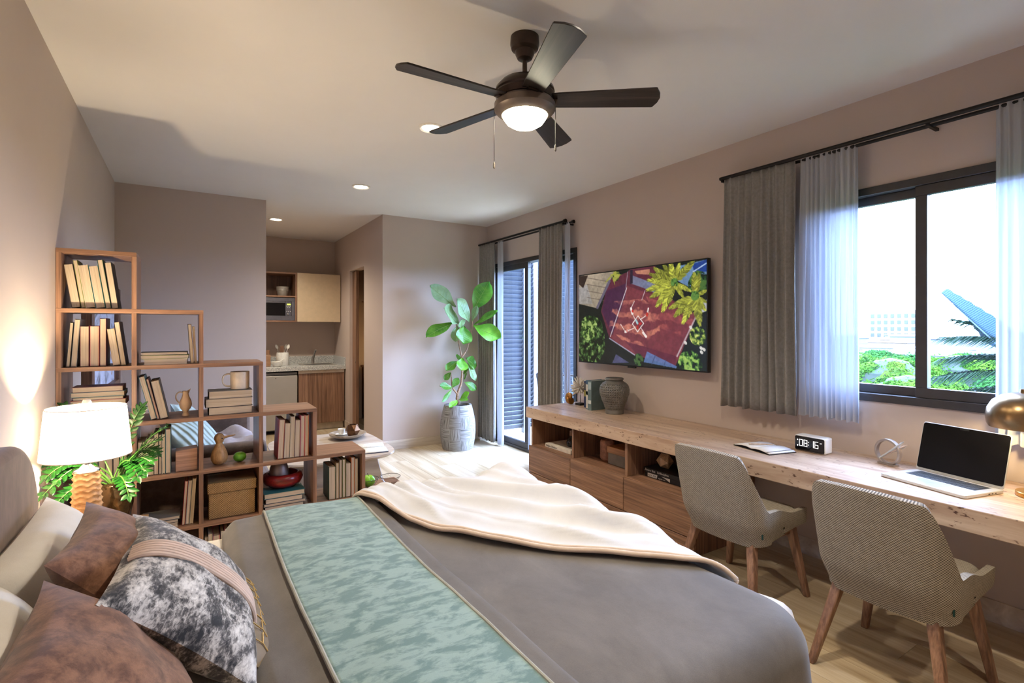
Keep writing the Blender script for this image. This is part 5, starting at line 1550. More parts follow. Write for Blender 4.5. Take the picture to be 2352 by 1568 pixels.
# ------------------------------------------------------------------ bed
BX0, BX1, BYN, BYF, BZ = -0.45, 1.50, 0.86, 2.42, 0.585
bed = thing('bed', 'upholstered double bed with brown velvet headboard', 'bed', (0.6, 1.53, 0))
HR, HE, HN, HT = 0.32, 2.50, 0.76, 1.08
poly = [(HN, 0.04), (HE, 0.04)] + [(HE - HR + HR * math.cos(R(90 * i / 14)), HT - HR + HR * math.sin(R(90 * i / 14))) for i in range(15)] + [(HN + HR - HR * math.sin(R(90 * i / 14)), HT - HR + HR * math.cos(R(90 * i / 14))) for i in range(15)]
obj('headboard', MB().prism(poly, LW + 0.006, BX0 - 0.002, axis=0), m_headboard, bed, bevel=0.028, seg=4)
box('bed_base', BX0, BX1 - 0.02, BYN + 0.02, BYF - 0.02, 0.06, 0.30, m_headboard, bed, 0.02)
box('mattress', BX0, BX1, BYN, BYF, 0.301, BZ - 0.004, m_white_cotton, bed, 0.04)
def drape(s, lo, hi, r):
    if s < lo:
        p, z = drape(-s, -hi, -lo, r); return -p, z
    if s <= hi: return s, 0.0
    e = s - hi
    if e < r * PI / 2: return hi + r * math.sin(e / r), r * (1 - math.cos(e / r))
    return hi + r, r + e - r * PI / 2
def cover_pt(px, py, top, r=0.07, ext=0.0, flare=0.10):
    """a point of a cloth laid on the mattress: flat on top, rolling over the rounded edges, then hanging"""
    hx = BX1 - 0.03 + ext; hy = BYF - 0.03 + ext; ly = BYN + 0.03 - ext
    cr = 0.06                                        # rounded mattress corner
    ix = min(px, hx - cr); iy = max(ly + cr, min(py, hy - cr))
    ex, ey = px - ix, py - iy
    d = math.hypot(ex, ey)
    if d <= cr:
        x, y, dz = px, py, 0.0
    else:
        e = d - cr
        if e < r * PI / 2: ho, dz = r * math.sin(e / r), r * (1 - math.cos(e / r))
        else: ho, dz = r, r + e - r * PI / 2
        ho += flare * max(0, dz - r * 0.5)
        x = ix + ex / d * (cr + ho); y = iy + ey / d * (cr + ho)
    z = top - dz
    z += 0.007 * mnoise.noise(Vector((px * 2.2, py * 2.2, 3.1))) + 0.004 * mnoise.noise(Vector((px * 6, py * 6, 1.7)))
    return Vector((x, y, max(z, 0.02)))
# fitted sheet (seen between pillows and duvet, and past the duvet at the foot)
def sheet_fn(u, v):
    px = BX0 + 0.005 + u * (BX1 + 0.42 - BX0); py = BYN - 0.40 + v * (BYF - BYN + 0.80)
    p = cover_pt(px, py, BZ + 0.006, 0.05)
    if px > BX1 - 0.03: p.x += 0.22 * math.exp(-((py - 0.99) / 0.11) ** 2) * min(1, (px - BX1 + 0.03) / 0.12)
    return p
tag(obj('bed_sheet', MB().grid(sheet_fn, 60, 70), m_white_cotton, smooth=180, solid=0.004, fixn=False), 'white sheet over the mattress showing beside the grey duvet', 'sheet')
DT = 0.622
def duvet_fn(u, v):
    px = 0.20 + u * (BX1 + 0.36 - 0.20); py = BYN - 0.30 + v * (BYF - BYN + 0.62)
    return cover_pt(px, py, DT - 0.012, 0.085, 0.02)
duv = thing('duvet', 'grey velvet duvet folded back across the bed', 'duvet', (0.9, 1.53, 0.5))
obj('cover', MB().grid(duvet_fn, 90, 110), m_grey_duvet, duv, smooth=180, solid=0.018, fixn=False)
def fold_z(px):
    a = smooth01((px - 0.125) / 0.05); b = smooth01((0.775 - px) / 0.03)
    return -0.018 + 0.040 * a * (0.25 + 0.75 * b) + (0.0 if px > 0.17 else 0) + 0.006 * math.sin((px - 0.2) * 9)
def fold_fn(u, v):
    px = 0.125 + u * 0.65; py = BYN - 0.25 + v * (BYF - BYN + 0.55)
    wob = 0.012 * math.sin(py * 2.3 + 0.5)
    p = cover_pt(px, py, DT + fold_z(px), 0.085, 0.034)
    p.x += wob
    return p
obj('folded_top', MB().grid(fold_fn, 60, 110), m_grey_duvet, duv, smooth=180, solid=0.012, fixn=False)
run = thing('bed_runner', 'sage green velvet runner with piped edges lying across the duvet', 'bed runner', (0.48, 1.53, 0.5))
def run_pt(px, py, dz=0.0):
    p = cover_pt(px, py, DT + fold_z(px) + 0.012 + dz, 0.085, 0.046); p.x += 0.012 * math.sin(py * 2.3 + 0.5); return p
obj('band', MB().grid(lambda u, v: run_pt(0.285 + u * 0.40, BYN - 0.22 + v * (BYF - BYN + 0.5)), 40, 110), m_teal, run, smooth=180, solid=0.008, fixn=False)
for ex in (0.283, 0.687):
    obj('piping', MB().tube([run_pt(ex, BYN - 0.22 + (BYF - BYN + 0.5) * i / 80, 0.003) for i in range(81)], 0.0055, 8), m_piping, run)
obj('fold_seam', MB().tube([fold_fn(0.985, i / 80) + Vector((0, 0, 0.004)) for i in range(81)], 0.005, 8), plain('duvet_seam', (118, 113, 110), 0.8), duv)

# white throw over the far foot corner
thw = thing('white_throw', 'crumpled white blanket with beige hem over the far foot corner of the bed', 'blanket', (1.4, 2.1, 0.5))
TA = Vector((0.67, 2.58)); TB = Vector((1.62, 1.08)); td = (TB - TA).normalized(); tn = Vector((-td.y, td.x)); TL = (TB - TA).length
if tn.x < 0: tn = -tn
RIDGE = [(0.10, 0.01, 0.016, 0.030, 0.15), (0.20, -0.03, 0.050, 0.026, 0.58), (0.30, 0.03, 0.034, 0.036, 0.30), (0.44, 0.04, 0.052, 0.034, 0.12), (0.56, 0.03, 0.030, 0.030, 0.40), (0.68, 0.04, 0.046, 0.040, 0.10), (0.86, 0.02, 0.04, 0.05, 0.2)]
def throw_pt(u, v, dz=0.0):
    su = u * TL; wv = v * 1.02
    edge = 0.20 * math.sin(PI * min(1, u ** 0.85)) - 0.03 * math.exp(-((u - 0.14) / 0.06) ** 2)
    P = TA + td * su + tn * (wv - edge * (1 - v))
    # gathers near the left end squeeze the cloth
    P = P - tn * (0.30 * wv * math.exp(-(u / 0.20) ** 2))
    h = 0.0
    for c0, sl, am, wd, u0 in RIDGE:
        q = c0 + sl * math.sin(u * 5 + c0 * 7) - 0.10 * (u - 0.5) * (1 if c0 > 0.25 else 0.2)
        h += am * math.exp(-((v - q) / wd) ** 2) * smooth01((u - u0) / 0.25 + 0.2)
    h += 0.045 * math.exp(-(u / 0.20) ** 2) * abs(math.sin(v * 22 + 1.3 + u * 6)) * smooth01(v / 0.08)
    h += 0.012 * mnoise.noise(Vector((P.x * 5, P.y * 5, 9.0)))
    rn = 1 - abs(mnoise.noise(Vector((u * 2.6 + 4, v * 8.0 + 1.5 * u, 2.3)))) * 2.2
    h += 0.026 * max(0, rn) ** 2.5 * smooth01(v / 0.12)
    p = cover_pt(P.x, P.y, DT + 0.020 + (0.03 * smooth01((0.80 - P.x) / 0.06)), 0.10, 0.03, 0.25)
    p.z += h + dz
    if p.z < DT - 0.2: p.x += h * 1.2; p.y += h * 1.2
    return p
obj('cloth', MB().grid(throw_pt, 120, 100), m_cream_throw, thw, smooth=180, solid=0.010, fixn=False)
hem = MB()
hem.tube([throw_pt(i / 119, 0.0, 0.002) for i in range(120)], 0.009, 8)
hem.tube([throw_pt(i / 119, 0.016, 0.004) for i in range(120)], 0.0075, 8)
obj('hem', hem, m_throw_hem, thw, smooth=180)
obj('hem', MB().tube([throw_pt(0.0, i / 60) for i in range(61)], 0.008, 8), m_throw_hem, thw, smooth=180)
obj('hem', MB().tube([throw_pt(1.0, i / 60) for i in range(61)], 0.008, 8), m_throw_hem, thw, smooth=180)

# pillows
def pillow2(name, label, w_, h_, t_, c_, xd, yd, m, seed=0, group=None, **kw):
    xd = Vector(xd).normalized(); yd = Vector(yd); yd = (yd - xd * yd.dot(xd)).normalized(); zd = xd.cross(yd)
    o = obj(name, pillow_mb(w_, h_, t_, seed, **kw), m, None, local=True, smooth=180, fixn=False)
    Mx = Matrix((xd, yd, zd)).transposed().to_4x4(); Mx.translation = Vector(c_)
    o.matrix_world = Mx
    return tag(o, label, 'pillow', group)
pillow2('white_pillow', 'white pillow against the headboard nearest the bedside lamp', 0.72, 0.38, 0.20, (-0.315, 2.03, 0.70), (0, 1, 0), (-0.5, 0, 0.80), m_white_cotton, 1, 'bed pillows', corner=0.05)
pillow2('white_pillow', 'white pillow against the headboard in the lower left corner', 0.74, 0.42, 0.20, (-0.30, 1.235, 0.735), (0, 1, 0), (-0.5, 0.0, 0.80), m_white_cotton, 2, 'bed pillows', corner=0.05)
pillow2('brown_cushion', 'brown velvet cushion behind the mottled cushion, nearer the bookshelf', 0.48, 0.46, 0.18, (-0.105, 1.72, 0.765), (0.02, 1, 0), (-0.66, 0.06, 0.74), m_brown_velvet, 3, 'bed pillows', corner=0.09)
pillow2('brown_cushion', 'brown velvet cushion at the bottom edge in front of the white pillow', 0.50, 0.42, 0.18, (-0.13, 1.19, 0.755), (0.02, 1, 0), (-0.62, 0, 0.78), m_brown_velvet, 4, 'bed pillows', corner=0.09)
pillow2('patterned_cushion', 'taupe cushion with gold geometric lines tucked behind the mottled cushion', 0.50, 0.34, 0.12, (0.045, 1.62, 0.70), (0, 1, 0), (-0.80, 0, 0.55), plain('taupe_geo', (128, 112, 90), 0.6), 6, 'bed pillows')
mc = pillow2('mottled_cushion', 'black and white mottled cushion with pink ribbed bands on the bed', 0.58, 0.40, 0.17, (0.0, 1.585, 0.765), (0.03, 1, 0), (-0.70, -0.28, 0.66), m_cow, 5, 'bed pillows', corner=0.08)
m_pinkband = plain('blush_band', (206, 180, 162), 0.6)
def mc_surf(a, b, t_=0.17, w2=0.29, h2=0.20):
    th_ = (max(0, 1 - abs(a) ** 2.6) * max(0, 1 - abs(b) ** 2.6)) ** 0.55
    return Vector((a * w2 * (1 - 0.08 * (1 - b * b) * abs(a) ** 3), b * h2 * (1 - 0.08 * (1 - a * a) * abs(b) ** 3), t_ / 2 * th_ + 0.0035))
for i in range(6):
    a0 = -0.28 + i * 0.054
    obj('ribbed_band', MB().tube([mc_surf(a0 + 0.03 * math.sin(q / 20 * 3), -0.97 + 1.94 * q / 30) for q in range(31)], 0.0062, 8), m_pinkband, mc, local=True)
# gold lines on the taupe cushion
geo = [o_ for o_ in bpy.data.objects if o_.name.startswith('patterned_cushion')][0]
gl = MB()
for i in range(9):
    for j in range(5):
        a, b = -0.85 + i * 0.21, -0.8 + j * 0.4
        def sf(a_, b_):
            a_ = max(-0.99, min(0.99, a_)); b_ = max(-0.99, min(0.99, b_))
            th_ = (max(0, 1 - abs(a_) ** 2.6) * max(0, 1 - abs(b_) ** 2.6)) ** 0.55
            return Vector((a_ * 0.25 * (1 - 0.06 * (1 - b_ * b_) * abs(a_) ** 3), b_ * 0.17 * (1 - 0.06 * (1 - a_ * a_) * abs(b_) ** 3), 0.06 * th_ + 0.004))
        gl.tube([sf(a, b), sf(a + 0.05, b + 0.1), sf(a + 0.05, b + 0.3), sf(a, b + 0.4) if b < 0.6 else sf(a, 0.95)], 0.0016, 5)
        gl.tube([sf(a + 0.05, b + 0.1), sf(min(0.97, a + 0.21), b + 0.1)], 0.0016, 5)
obj('gold_lines', gl, plain('gold_thread', (190, 156, 92), 0.4, 0.3), geo, local=True)

# ------------------------------------------------------------------ things on the desk
def text(name, s, size, m, parent, loc, rot, ext=0.0004, align='LEFT', sx=1.0):
    cu = bpy.data.curves.new(name, 'FONT'); cu.body = s; cu.size = size; cu.extrude = ext; cu.align_x = align
    o = bpy.data.objects.new(name, cu); C.objects.link(o); cu.materials.append(m)
    bpy.context.view_layer.update()
    me = bpy.data.meshes.new_from_object(o.evaluated_get(bpy.context.evaluated_depsgraph_get()))
    bpy.data.objects.remove(o)
    if not me.materials: me.materials.append(m)
    o = bpy.data.objects.new(name, me); C.objects.link(o)
    o.parent = parent; o.location = Vector(loc) - root_loc(parent); o.rotation_euler = rot; o.scale = (sx, 1, 1)
    return o
DZt = DZ + 0.0006
FACE = (PI / 2, 0, -PI / 2)          # reads from the -X side
# laptop
lp = thing('laptop', 'open silver laptop with a dark screen on the desk', 'laptop', (3.005, 0.975, DZt), 0)
wd_ = Vector((-0.25, -0.97, 0)).normalized()
lp.rotation_euler = (0, 0, math.atan2(wd_.y, wd_.x))
LWd, LDp = 0.372, 0.262                       # local x = width (left to right), local y = depth towards the wall
obj('base', MB().prism(rounded_rect(-LWd / 2, LWd / 2, -LDp / 2, LDp / 2, 0.014), 0.0, 0.015), m_alu, lp, local=True, bevel=0.003)
kb = MB()
for r_ in range(6):
    x_ = -0.142
    while x_ < 0.135:
        kw = 0.0165
        if r_ == 5 and abs(x_ + 0.03) < 0.045: kw = 0.095
        kb.box(x_, x_ + kw, -0.005 + r_ * -0.0 + (0.098 - 0.0185 * r_) - 0.008, 0.098 - 0.0185 * r_ + 0.0035, 0.0152, 0.0165)
        x_ += kw + 0.0025
obj('keyboard_well', MB().box(-0.150, 0.150, -0.006, 0.106, 0.0150, 0.0153), m_black, lp, local=True)
o = obj('keys', kb, plain('key_black', (38, 38, 40), 0.5), lp, local=True, smooth=0)
obj('trackpad', MB().prism(rounded_rect(-0.07, 0.07, -0.118, -0.024, 0.006), 0.0150, 0.0154), plain('trackpad', (190, 188, 184), 0.3, 0.5), lp, local=True)
Ml = Matrix.Translation((0, LDp / 2 - 0.006, 0.016)) @ Matrix.Rotation(R(90 - 14), 4, 'X')
lid = obj('lid', MB().prism(rounded_rect(-LWd / 2, LWd / 2, 0.0, 0.245, 0.012), -0.003, 0.003, M=Ml), m_alu, lp, local=True, bevel=0.001)
obj('display', MB().prism(rounded_rect(-LWd / 2 + 0.003, LWd / 2 - 0.003, 0.012, 0.242, 0.010), 0.0031, 0.0036, M=Ml), m_screen_black, lid, local=True)
obj('camera_notch', MB().box(-0.02, 0.02, 0.232, 0.2415, 0.0037, 0.0039, Ml), plain('notch', (4, 4, 4), 0.4), lid, local=True)
pts_ = MB()
for i, wv in enumerate((0.012, 0.010, 0.010)): pts_.box(LWd / 2 - 0.0004, LWd / 2 + 0.0003, 0.02 + i * 0.022, 0.02 + i * 0.022 + wv, 0.005, 0.009)
obj('ports', pts_, m_black, lp, local=True)
# digital clock
ck_ = thing('digital_clock', 'white digital clock showing 08:16 on the desk', 'clock', (3.167, 1.636, DZt))
box('case', 3.126, 3.21, 1.546, 1.726, DZt, DZt + 0.094, m_whiteplastic, ck_, 0.010)
obj('face', MB().prism([(p[0], p[1]) for p in rounded_rect(1.551, 1.721, DZt + 0.005, DZt + 0.089, 0.009)], 3.1245, 3.1259, axis=0), m_screen_black, ck_)
SEG = {'0': 'abcdef', '1': 'bc', '6': 'acdefg', '8': 'abcdefg'}
m_led = emit('led_white', (250, 248, 244), 1.4)
dg = MB()
def seg_digit(ch, yl, w_=0.021, h_=0.040, z0=DZt + 0.030, t=0.0032):
    b_ = {'a': (0, w_, h_ - t, h_), 'd': (0, w_, 0, t), 'g': (0, w_, h_ / 2 - t / 2, h_ / 2 + t / 2), 'f': (0, t, h_ / 2, h_), 'b': (w_ - t, w_, h_ / 2, h_), 'e': (0, t, 0, h_ / 2), 'c': (w_ - t, w_, 0, h_ / 2)}
    for s_ in SEG[ch]:
        a0, a1, c0, c1 = b_[s_]
        g_ = 0.0007
        dg.box(3.1236, 3.1244, yl - a1 + g_, yl - a0 - g_, z0 + c0 + g_, z0 + c1 - g_)
seg_digit('0', 1.696); seg_digit('8', 1.669); seg_digit('1', 1.632); seg_digit('6', 1.606)
for zc in (0.041, 0.057): dg.box(3.1236, 3.1244, 1.639, 1.6425, DZt + zc, DZt + zc + 0.0035)
dg.box(3.1236, 3.1244, 1.566, 1.5755, DZt + 0.062, DZt + 0.0645)
dg.tube([(3.124, 1.7055 + 0.0025 * math.cos(a), DZt + 0.066 + 0.0025 * math.sin(a)) for a in [2 * PI * i / 10 for i in range(10)]], 0.0006, 5, close=True)
dg.prism([(1.7085, DZt + 0.035), (1.7025, DZt + 0.035), (1.7030, DZt + 0.030), (1.7055, DZt + 0.027), (1.7080, DZt + 0.030)], 3.1236, 3.1244, axis=0)
obj('digits', dg, m_led, ck_)
# open notebook with pen
nb = thing('open_notebook', 'open notebook with ruled pages and a dark strap on the desk', 'notebook', (2.985, 1.835, DZt), R(-103))
obj('cover', MB().box(-0.142, 0.142, -0.102, 0.102, 0, 0.0025), m_black, nb, local=True)
k = NT('ruled_page'); wv = k.n('ShaderNodeTexWave'); wv.bands_direction = 'Y'; wv.inputs['Scale'].default_value = 55; k.l(k.coords(rnd=False), wv.inputs[0])
k.col(k.ramp(wv.outputs['Fac'], [(0.86, (232, 230, 228)), (0.97, (188, 188, 194))])); k.set(Roughness=0.9)
for sg in (-1, 1):
    obj('pages', MB().grid(lambda u, v, sg=sg: (sg * (0.001 + u * 0.136), -0.098 + 0.196 * v, 0.006 + 0.012 * math.sin(PI * (0.12 + 0.88 * u)) * (1 - 0.3 * u)), 14, 3), k.m, nb, local=True, smooth=180, solid=0.006, fixn=False)
obj('strap', MB().grid(lambda u, v: (0.110 + 0.012 * u, -0.100 + 0.200 * v, 0.0125), 2, 2), m_black, nb, local=True, solid=0.001, fixn=False)
tag(obj('pencil', MB().tube([(2.93, 1.90, DZt + 0.0245), (3.02, 1.80, DZt + 0.0285)], 0.0038, 8), wood('pencil_wood', 0, (176, 146, 120), (204, 176, 150), (216, 190, 166))), 'thick wooden pencil lying across the open notebook', 'pencil')
# pen ring
pr = thing('pen_ring', 'round metal ring pen holder on the desk', 'pen holder', (3.215, 1.262, DZt))
Mr = Matrix.Translation((3.205, 1.262, DZt + 0.070)) @ Matrix.Rotation(R(-16), 4, 'Z')
def ring_fn(R0, R1, hx):
    n = 48; mb = MB(); vs = []
    for rr, xx in ((R0, -hx), (R1, -hx), (R1, hx), (R0, hx)):
        for i in range(n):
            a = 2 * PI * i / n; vs.append((xx, rr * math.cos(a), rr * math.sin(a)))
    fs = [(k_ * n + i, k_ * n + (i + 1) % n, ((k_ + 1) % 4) * n + (i + 1) % n, ((k_ + 1) % 4) * n + i) for k_ in range(4) for i in range(n)]
    mb._add(vs, fs, Mr); return mb
obj('ring', ring_fn(0.058, 0.0695, 0.012), plain('ring_metal', (168, 158, 150), 0.35, 0.7), pr, bevel=0.002)
obj('foot', MB().box(-0.020, 0.020, -0.045, 0.045, -0.0700, -0.062, Mr), plain('ring_metal', (168, 158, 150), 0.35, 0.7), pr)
for i, (cc, nm) in enumerate((((196, 200, 200), 'silver-grey'), ((214, 216, 214), 'white'), ((224, 196, 170), 'peach'), ((182, 190, 192), 'blue-grey'))):
    p0 = Mr @ Vector(((i - 1.5) * 0.0065, 0.040, -0.042 + i * 0.003)); p1 = Mr @ Vector(((i - 1.5) * 0.0098, -0.085 + (i % 2) * 0.012, 0.052 + (1.5 - i) * 0.009))
    dv = (p1 - p0).normalized()
    pn = thing('marker_pen', '%s marker pen leaning in the metal ring holder' % nm, 'pen', p0, 0, 'pens in the ring holder')
    obj('barrel', MB().tube([p0, p1], 0.0045, 10), plain('pen_%d' % i, cc, 0.4), pn)
    obj('tip', MB().tube([p1, p1 + dv * 0.014], [0.0038, 0.0012], 8), plain('pen_tip_%d' % i, tuple(int(v * .8) for v in cc), 0.4), pn)
# brass desk lamp
dl = thing('desk_lamp', 'brass desk lamp with a rounded dome shade beside the laptop', 'lamp', (3.135, 0.66, DZt))
obj('base', MB().lathe([(0.078, 0.0), (0.080, 0.003), (0.080, 0.018), (0.077, 0.021), (0.004, 0.022)], 40, (3.135, 0.66, DZt)), plain('lamp_gold', (190, 146, 78), 0.32, 0.9), dl)
obj('stem', MB().tube([(3.15, 0.60, DZt + 0.02), (3.155, 0.595, DZt + 0.40), (3.15, 0.60, DZt + 0.465), (3.12, 0.65, DZt + 0.485), (3.10, 0.70, DZt + 0.470)], 0.007, 10), m_brass, dl)
obj('shade', MB().lathe([(0.122, 0.300), (0.128, 0.318), (0.132, 0.345), (0.126, 0.382), (0.108, 0.416), (0.078, 0.440), (0.045, 0.452), (0.018, 0.456), (0.016, 0.470), (0.004, 0.474), (0.004, 0.452), (0.044, 0.446), (0.076, 0.434), (0.105, 0.410), (0.122, 0.380), (0.127, 0.345), (0.121, 0.304)], 48, (3.10, 0.70, DZt), capb=False, capt=False), m_brass, dl, smooth=50)
obj('bulb', MB().lathe([(0.004, 0.335), (0.022, 0.345), (0.028, 0.362), (0.020, 0.385), (0.012, 0.41)], 20, (3.10, 0.70, DZt)), emit('desk_bulb', (255, 226, 160), 10), dl)
bulb('desk_lamp_light', (3.10, 0.70, DZt + 0.325), DESK_W, (1.0, 0.78, 0.42), 0.02, dl)
# sprig in a white vase beyond the frame edge
sv = thing('sprig_vase', 'white vase with a pale green leafy sprig behind the desk lamp', 'vase', (3.25, 0.52, DZt))
obj('vase', MB().lathe([(0.03, 0), (0.05, 0.03), (0.052, 0.09), (0.03, 0.14), (0.026, 0.17), (0.022, 0.17), (0.024, 0.14)], 28, (3.25, 0.52, DZt)), m_white, sv)
pts = [Vector((3.25, 0.52, DZt + 0.12)), Vector((3.25, 0.58, DZt + 0.24)), Vector((3.24, 0.68, DZt + 0.275)), Vector((3.23, 0.765, DZt + 0.265))]
obj('stem', MB().tube(pts, 0.002, 6), m_zzstem, sv)
lf_m = leafmat('eucalyptus', (128, 146, 96), (166, 178, 126), 0.5, 0.3)
for i in range(7):
    t = i / 6 * 2.6; a = int(min(2, t)); p = pts[a].lerp(pts[a + 1], t - a) if i else pts[1]
    obj('leaf', MB().grid(leaf_fn(p, (0.0, 0.5, 0.6 * (-1) ** i), (-1, 0.2, 0.1), 0.04, 0.034, 0.08, 0.1), 7, 7), lf_m, sv, smooth=180, fixn=False)

# --- group under the television
# spiral shell
sh_ = MB()
pts, rs = [], []
for i in range(50):
    t = i / 49; a = -2.0 + 7.2 * t; rr = 0.006 + 0.034 * t
    pts.append((3.15 - 0.006 * (1 - t), 3.925 - rr * math.cos(a) * 1.0, DZt + 0.040 + rr * math.sin(a) * 0.95)); rs.append(0.009 + 0.026 * t)
ml_ = min(p[2] - r_ for p, r_ in zip(pts, rs))
pts = [(p[0], p[1], p[2] - ml_ + DZt) for p in pts]
sh_.tube(pts, rs, 16)
tag(obj('spiral_shell', sh_, m_gold, smooth=60), 'small gold spiral shell ornament on the slab under the television', 'ornament')
# spiky white coral on a black block
co = thing('coral_ornament', 'white spiky coral ornament on a small black block', 'ornament', (3.20, 3.83, DZt))
box('block', 3.165, 3.235, 3.795, 3.865, DZt, DZt + 0.022, m_black, co, 0.001)
obj('pin', MB().tube([(3.20, 3.83, DZt + 0.0225), (3.20, 3.83, DZt + 0.13)], 0.003, 8), m_blackmetal, co)
gq = random.Random(8)
cc_ = Vector((3.20, 3.83, DZt + 0.165))
m_coral = plain('coral_white', (214, 204, 190), 0.8)
for i in range(64):
    zq = 1 - 2 * (i + 0.5) / 64; aq = i * 2.39996
    d = Vector((math.sqrt(1 - zq * zq) * math.cos(aq), math.sqrt(1 - zq * zq) * math.sin(aq), zq))
    L = gq.uniform(0.085, 0.116)
    if d.z < -0.75: L *= 0.5
    obj('spike', MB().tube([cc_, cc_ + d * L * 0.5, cc_ + d * L * 0.9, cc_ + d * L], [0.004, 0.0065, 0.0075, 0.003], 7), m_coral, co, smooth=60)
# standing books
def stand_book(y1, thk, h, dep, col, lab, x0=3.10, lean=0.0, band=None):
    t = thing('book', lab, 'book', (x0, y1, DZt), 0, 'books under the television')
    t.rotation_euler = (R(lean), 0, 0)
    cv = 0.002
    m_ = plain('tvbook_%s' % lab.split()[0].replace('-', '_'), col, 0.45)
    cm = MB().box(0, cv, -thk, 0, 0, h); cm.box(cv, dep, -cv, 0, 0, h); cm.box(cv, dep, -thk, -thk + cv, 0, h)
    cvo = obj('cover', cm, m_, t, local=True)
    obj('pages', MB().box(cv, dep - 0.004, -thk + cv, -cv, 0.003, h - 0.004), m_paper, t, local=True)
    if band:
        for (z0, z1, bc_) in band: obj('spine_print', MB().box(-0.0004, 0, -thk * 0.9, -thk * 0.1, z0 * h, z1 * h), plain('band_%d_%d_%d' % bc_, bc_, 0.5), cvo, local=True)
    return t
stand_book(3.700, 0.040, 0.245, 0.17, (34, 44, 82), 'navy hardback book standing under the television', 3.135, 0, [(0.42, 0.66, (150, 140, 60)), (0.70, 0.92, (90, 84, 74))])
stand_book(3.640, 0.016, 0.232, 0.17, (160, 110, 70), 'tan thin book standing between the navy and white books', 3.125)
stand_book(3.615, 0.046, 0.262, 0.19, (58, 92, 122), 'blue and white patterned book standing under the television', 3.085, 0, [(0.03, 0.86, (206, 200, 188)), (0.5, 0.62, (70, 82, 84))])
stand_book(3.560, 0.050, 0.265, 0.20, (98, 116, 118), 'slate-green hardback book next to the perforated vase', 3.06, 0, [(0.22, 0.34, (206, 210, 206)), (0.7, 0.95, (160, 176, 178))])
# perforated vase
vs_ = thing('perforated_vase', 'grey metal vase with star-shaped cut-outs under the television', 'vase', (3.14, 3.30, DZt))
VP = [(0.078, 0.0), (0.080, 0.012), (0.077, 0.03), (0.088, 0.07), (0.110, 0.125), (0.126, 0.175), (0.128, 0.205), (0.120, 0.238), (0.100, 0.264), (0.078, 0.278)]
def vprof(z):
    for (r0, z0), (r1, z1) in zip(VP, VP[1:]):
        if z <= z1:
            k_ = (z - z0) / (z1 - z0); k_ = k_ * k_ * (3 - 2 * k_) * 0.4 + k_ * 0.6; return r0 + (r1 - r0) * k_
    return VP[-1][0]
def vp(a, z): r_ = vprof(z); return (3.14 + r_ * math.cos(a), 3.30 + r_ * math.sin(a), DZt + z)
lat = MB(); NC, NR = 40, 11
zl = [0.038 + (0.262 - 0.038) * i / NR for i in range(NR + 1)]
for j in range(NR):
    for i in range(NC):
        a0 = 2 * PI * i / NC; da = 2 * PI / NC; z0 = zl[j]; dz_ = zl[j + 1] - zl[j]
        outer = [(0, 0), (.5, 0), (1, 0), (1, .5), (1, 1), (.5, 1), (0, 1), (0, .5)]
        inn = [(.32, .32), (.5, .12), (.68, .32), (.88, .5), (.68, .68), (.5, .88), (.32, .68), (.12, .5)] if True else None
        inn = [(.40, .40), (.5, .10), (.60, .40), (.90, .5), (.60, .60), (.5, .90), (.40, .60), (.10, .5)] if (i + j) % 2 else [(.2, .2), (.5, .36), (.8, .2), (.64, .5), (.8, .8), (.5, .64), (.2, .8), (.36, .5)]
        pts8 = [vp(a0 + da * u, z0 + dz_ * v) for u, v in outer] + [vp(a0 + da * u, z0 + dz_ * v) for u, v in inn]
        lat._add(pts8, [(q, (q + 1) % 8, 8 + (q + 1) % 8, 8 + q) for q in range(8)])
m_pewter = plain('pewter', (128, 124, 118), 0.4, 0.55)
obj('lattice_body', lat, m_pewter, vs_, solid=0.004, smooth=30, fixn=False)
obj('foot', MB().lathe([(0.076, 0.0), (0.080, 0.003), (0.080, 0.012), (0.078, 0.038), (0.074, 0.038), (0.074, 0.006)], 48, (3.14, 3.30, DZt)), m_pewter, vs_)
obj('neck', MB().lathe([(0.1035, 0.262), (0.078, 0.279), (0.070, 0.286), (0.078, 0.293), (0.080, 0.302), (0.072, 0.309), (0.062, 0.304), (0.064, 0.286), (0.099, 0.258)], 48, (3.14, 3.30, DZt), capb=False, capt=False), m_pewter, vs_)

# --- things in the cabinet cubbies
CZ_ = cz + 0.0006
bm_ = thing('art_book', 'white art book titled Belgian Modern lying in the left cubby', 'book', (2.91, 3.66, CZ_))
box('cover', 2.79, 3.04, 3.47, 3.84, CZ_, CZ_ + 0.034, plain('white_cover', (214, 204, 188), 0.5), bm_, 0.002)
box('pages', 2.792, 3.036, 3.4685, 3.4699, CZ_ + 0.004, CZ_ + 0.030, m_paper, bm_)
text('title_lettering', 'Belgian Modern', 0.026, m_black, bm_, (2.7896, 3.825, CZ_ + 0.009), FACE)
bt = thing('bottle', 'small black bottle with a cork on the white art book', 'bottle', (2.90, 3.60, CZ_ + 0.0346))
obj('body', MB().lathe([(0.030, 0), (0.040, 0.012), (0.042, 0.04), (0.030, 0.068), (0.014, 0.080), (0.013, 0.095)], 28, (2.90, 3.60, CZ_ + 0.0346)), plain('bottle_black', (20, 18, 20), 0.15), bt)
obj('stopper', MB().lathe([(0.012, 0.0955), (0.012, 0.135), (0.010, 0.14)], 16, (2.90, 3.60, CZ_ + 0.0346)), wood('stopper', 2, (120, 84, 62), (150, 108, 82), (170, 128, 100)), bt)
rv = MB()
n = 40; vsr, fsr = [], []
profr = [(0.046, 0.0), (0.056, 0.012), (0.058, 0.03), (0.058, 0.14), (0.054, 0.158), (0.044, 0.164), (0.040, 0.15)]
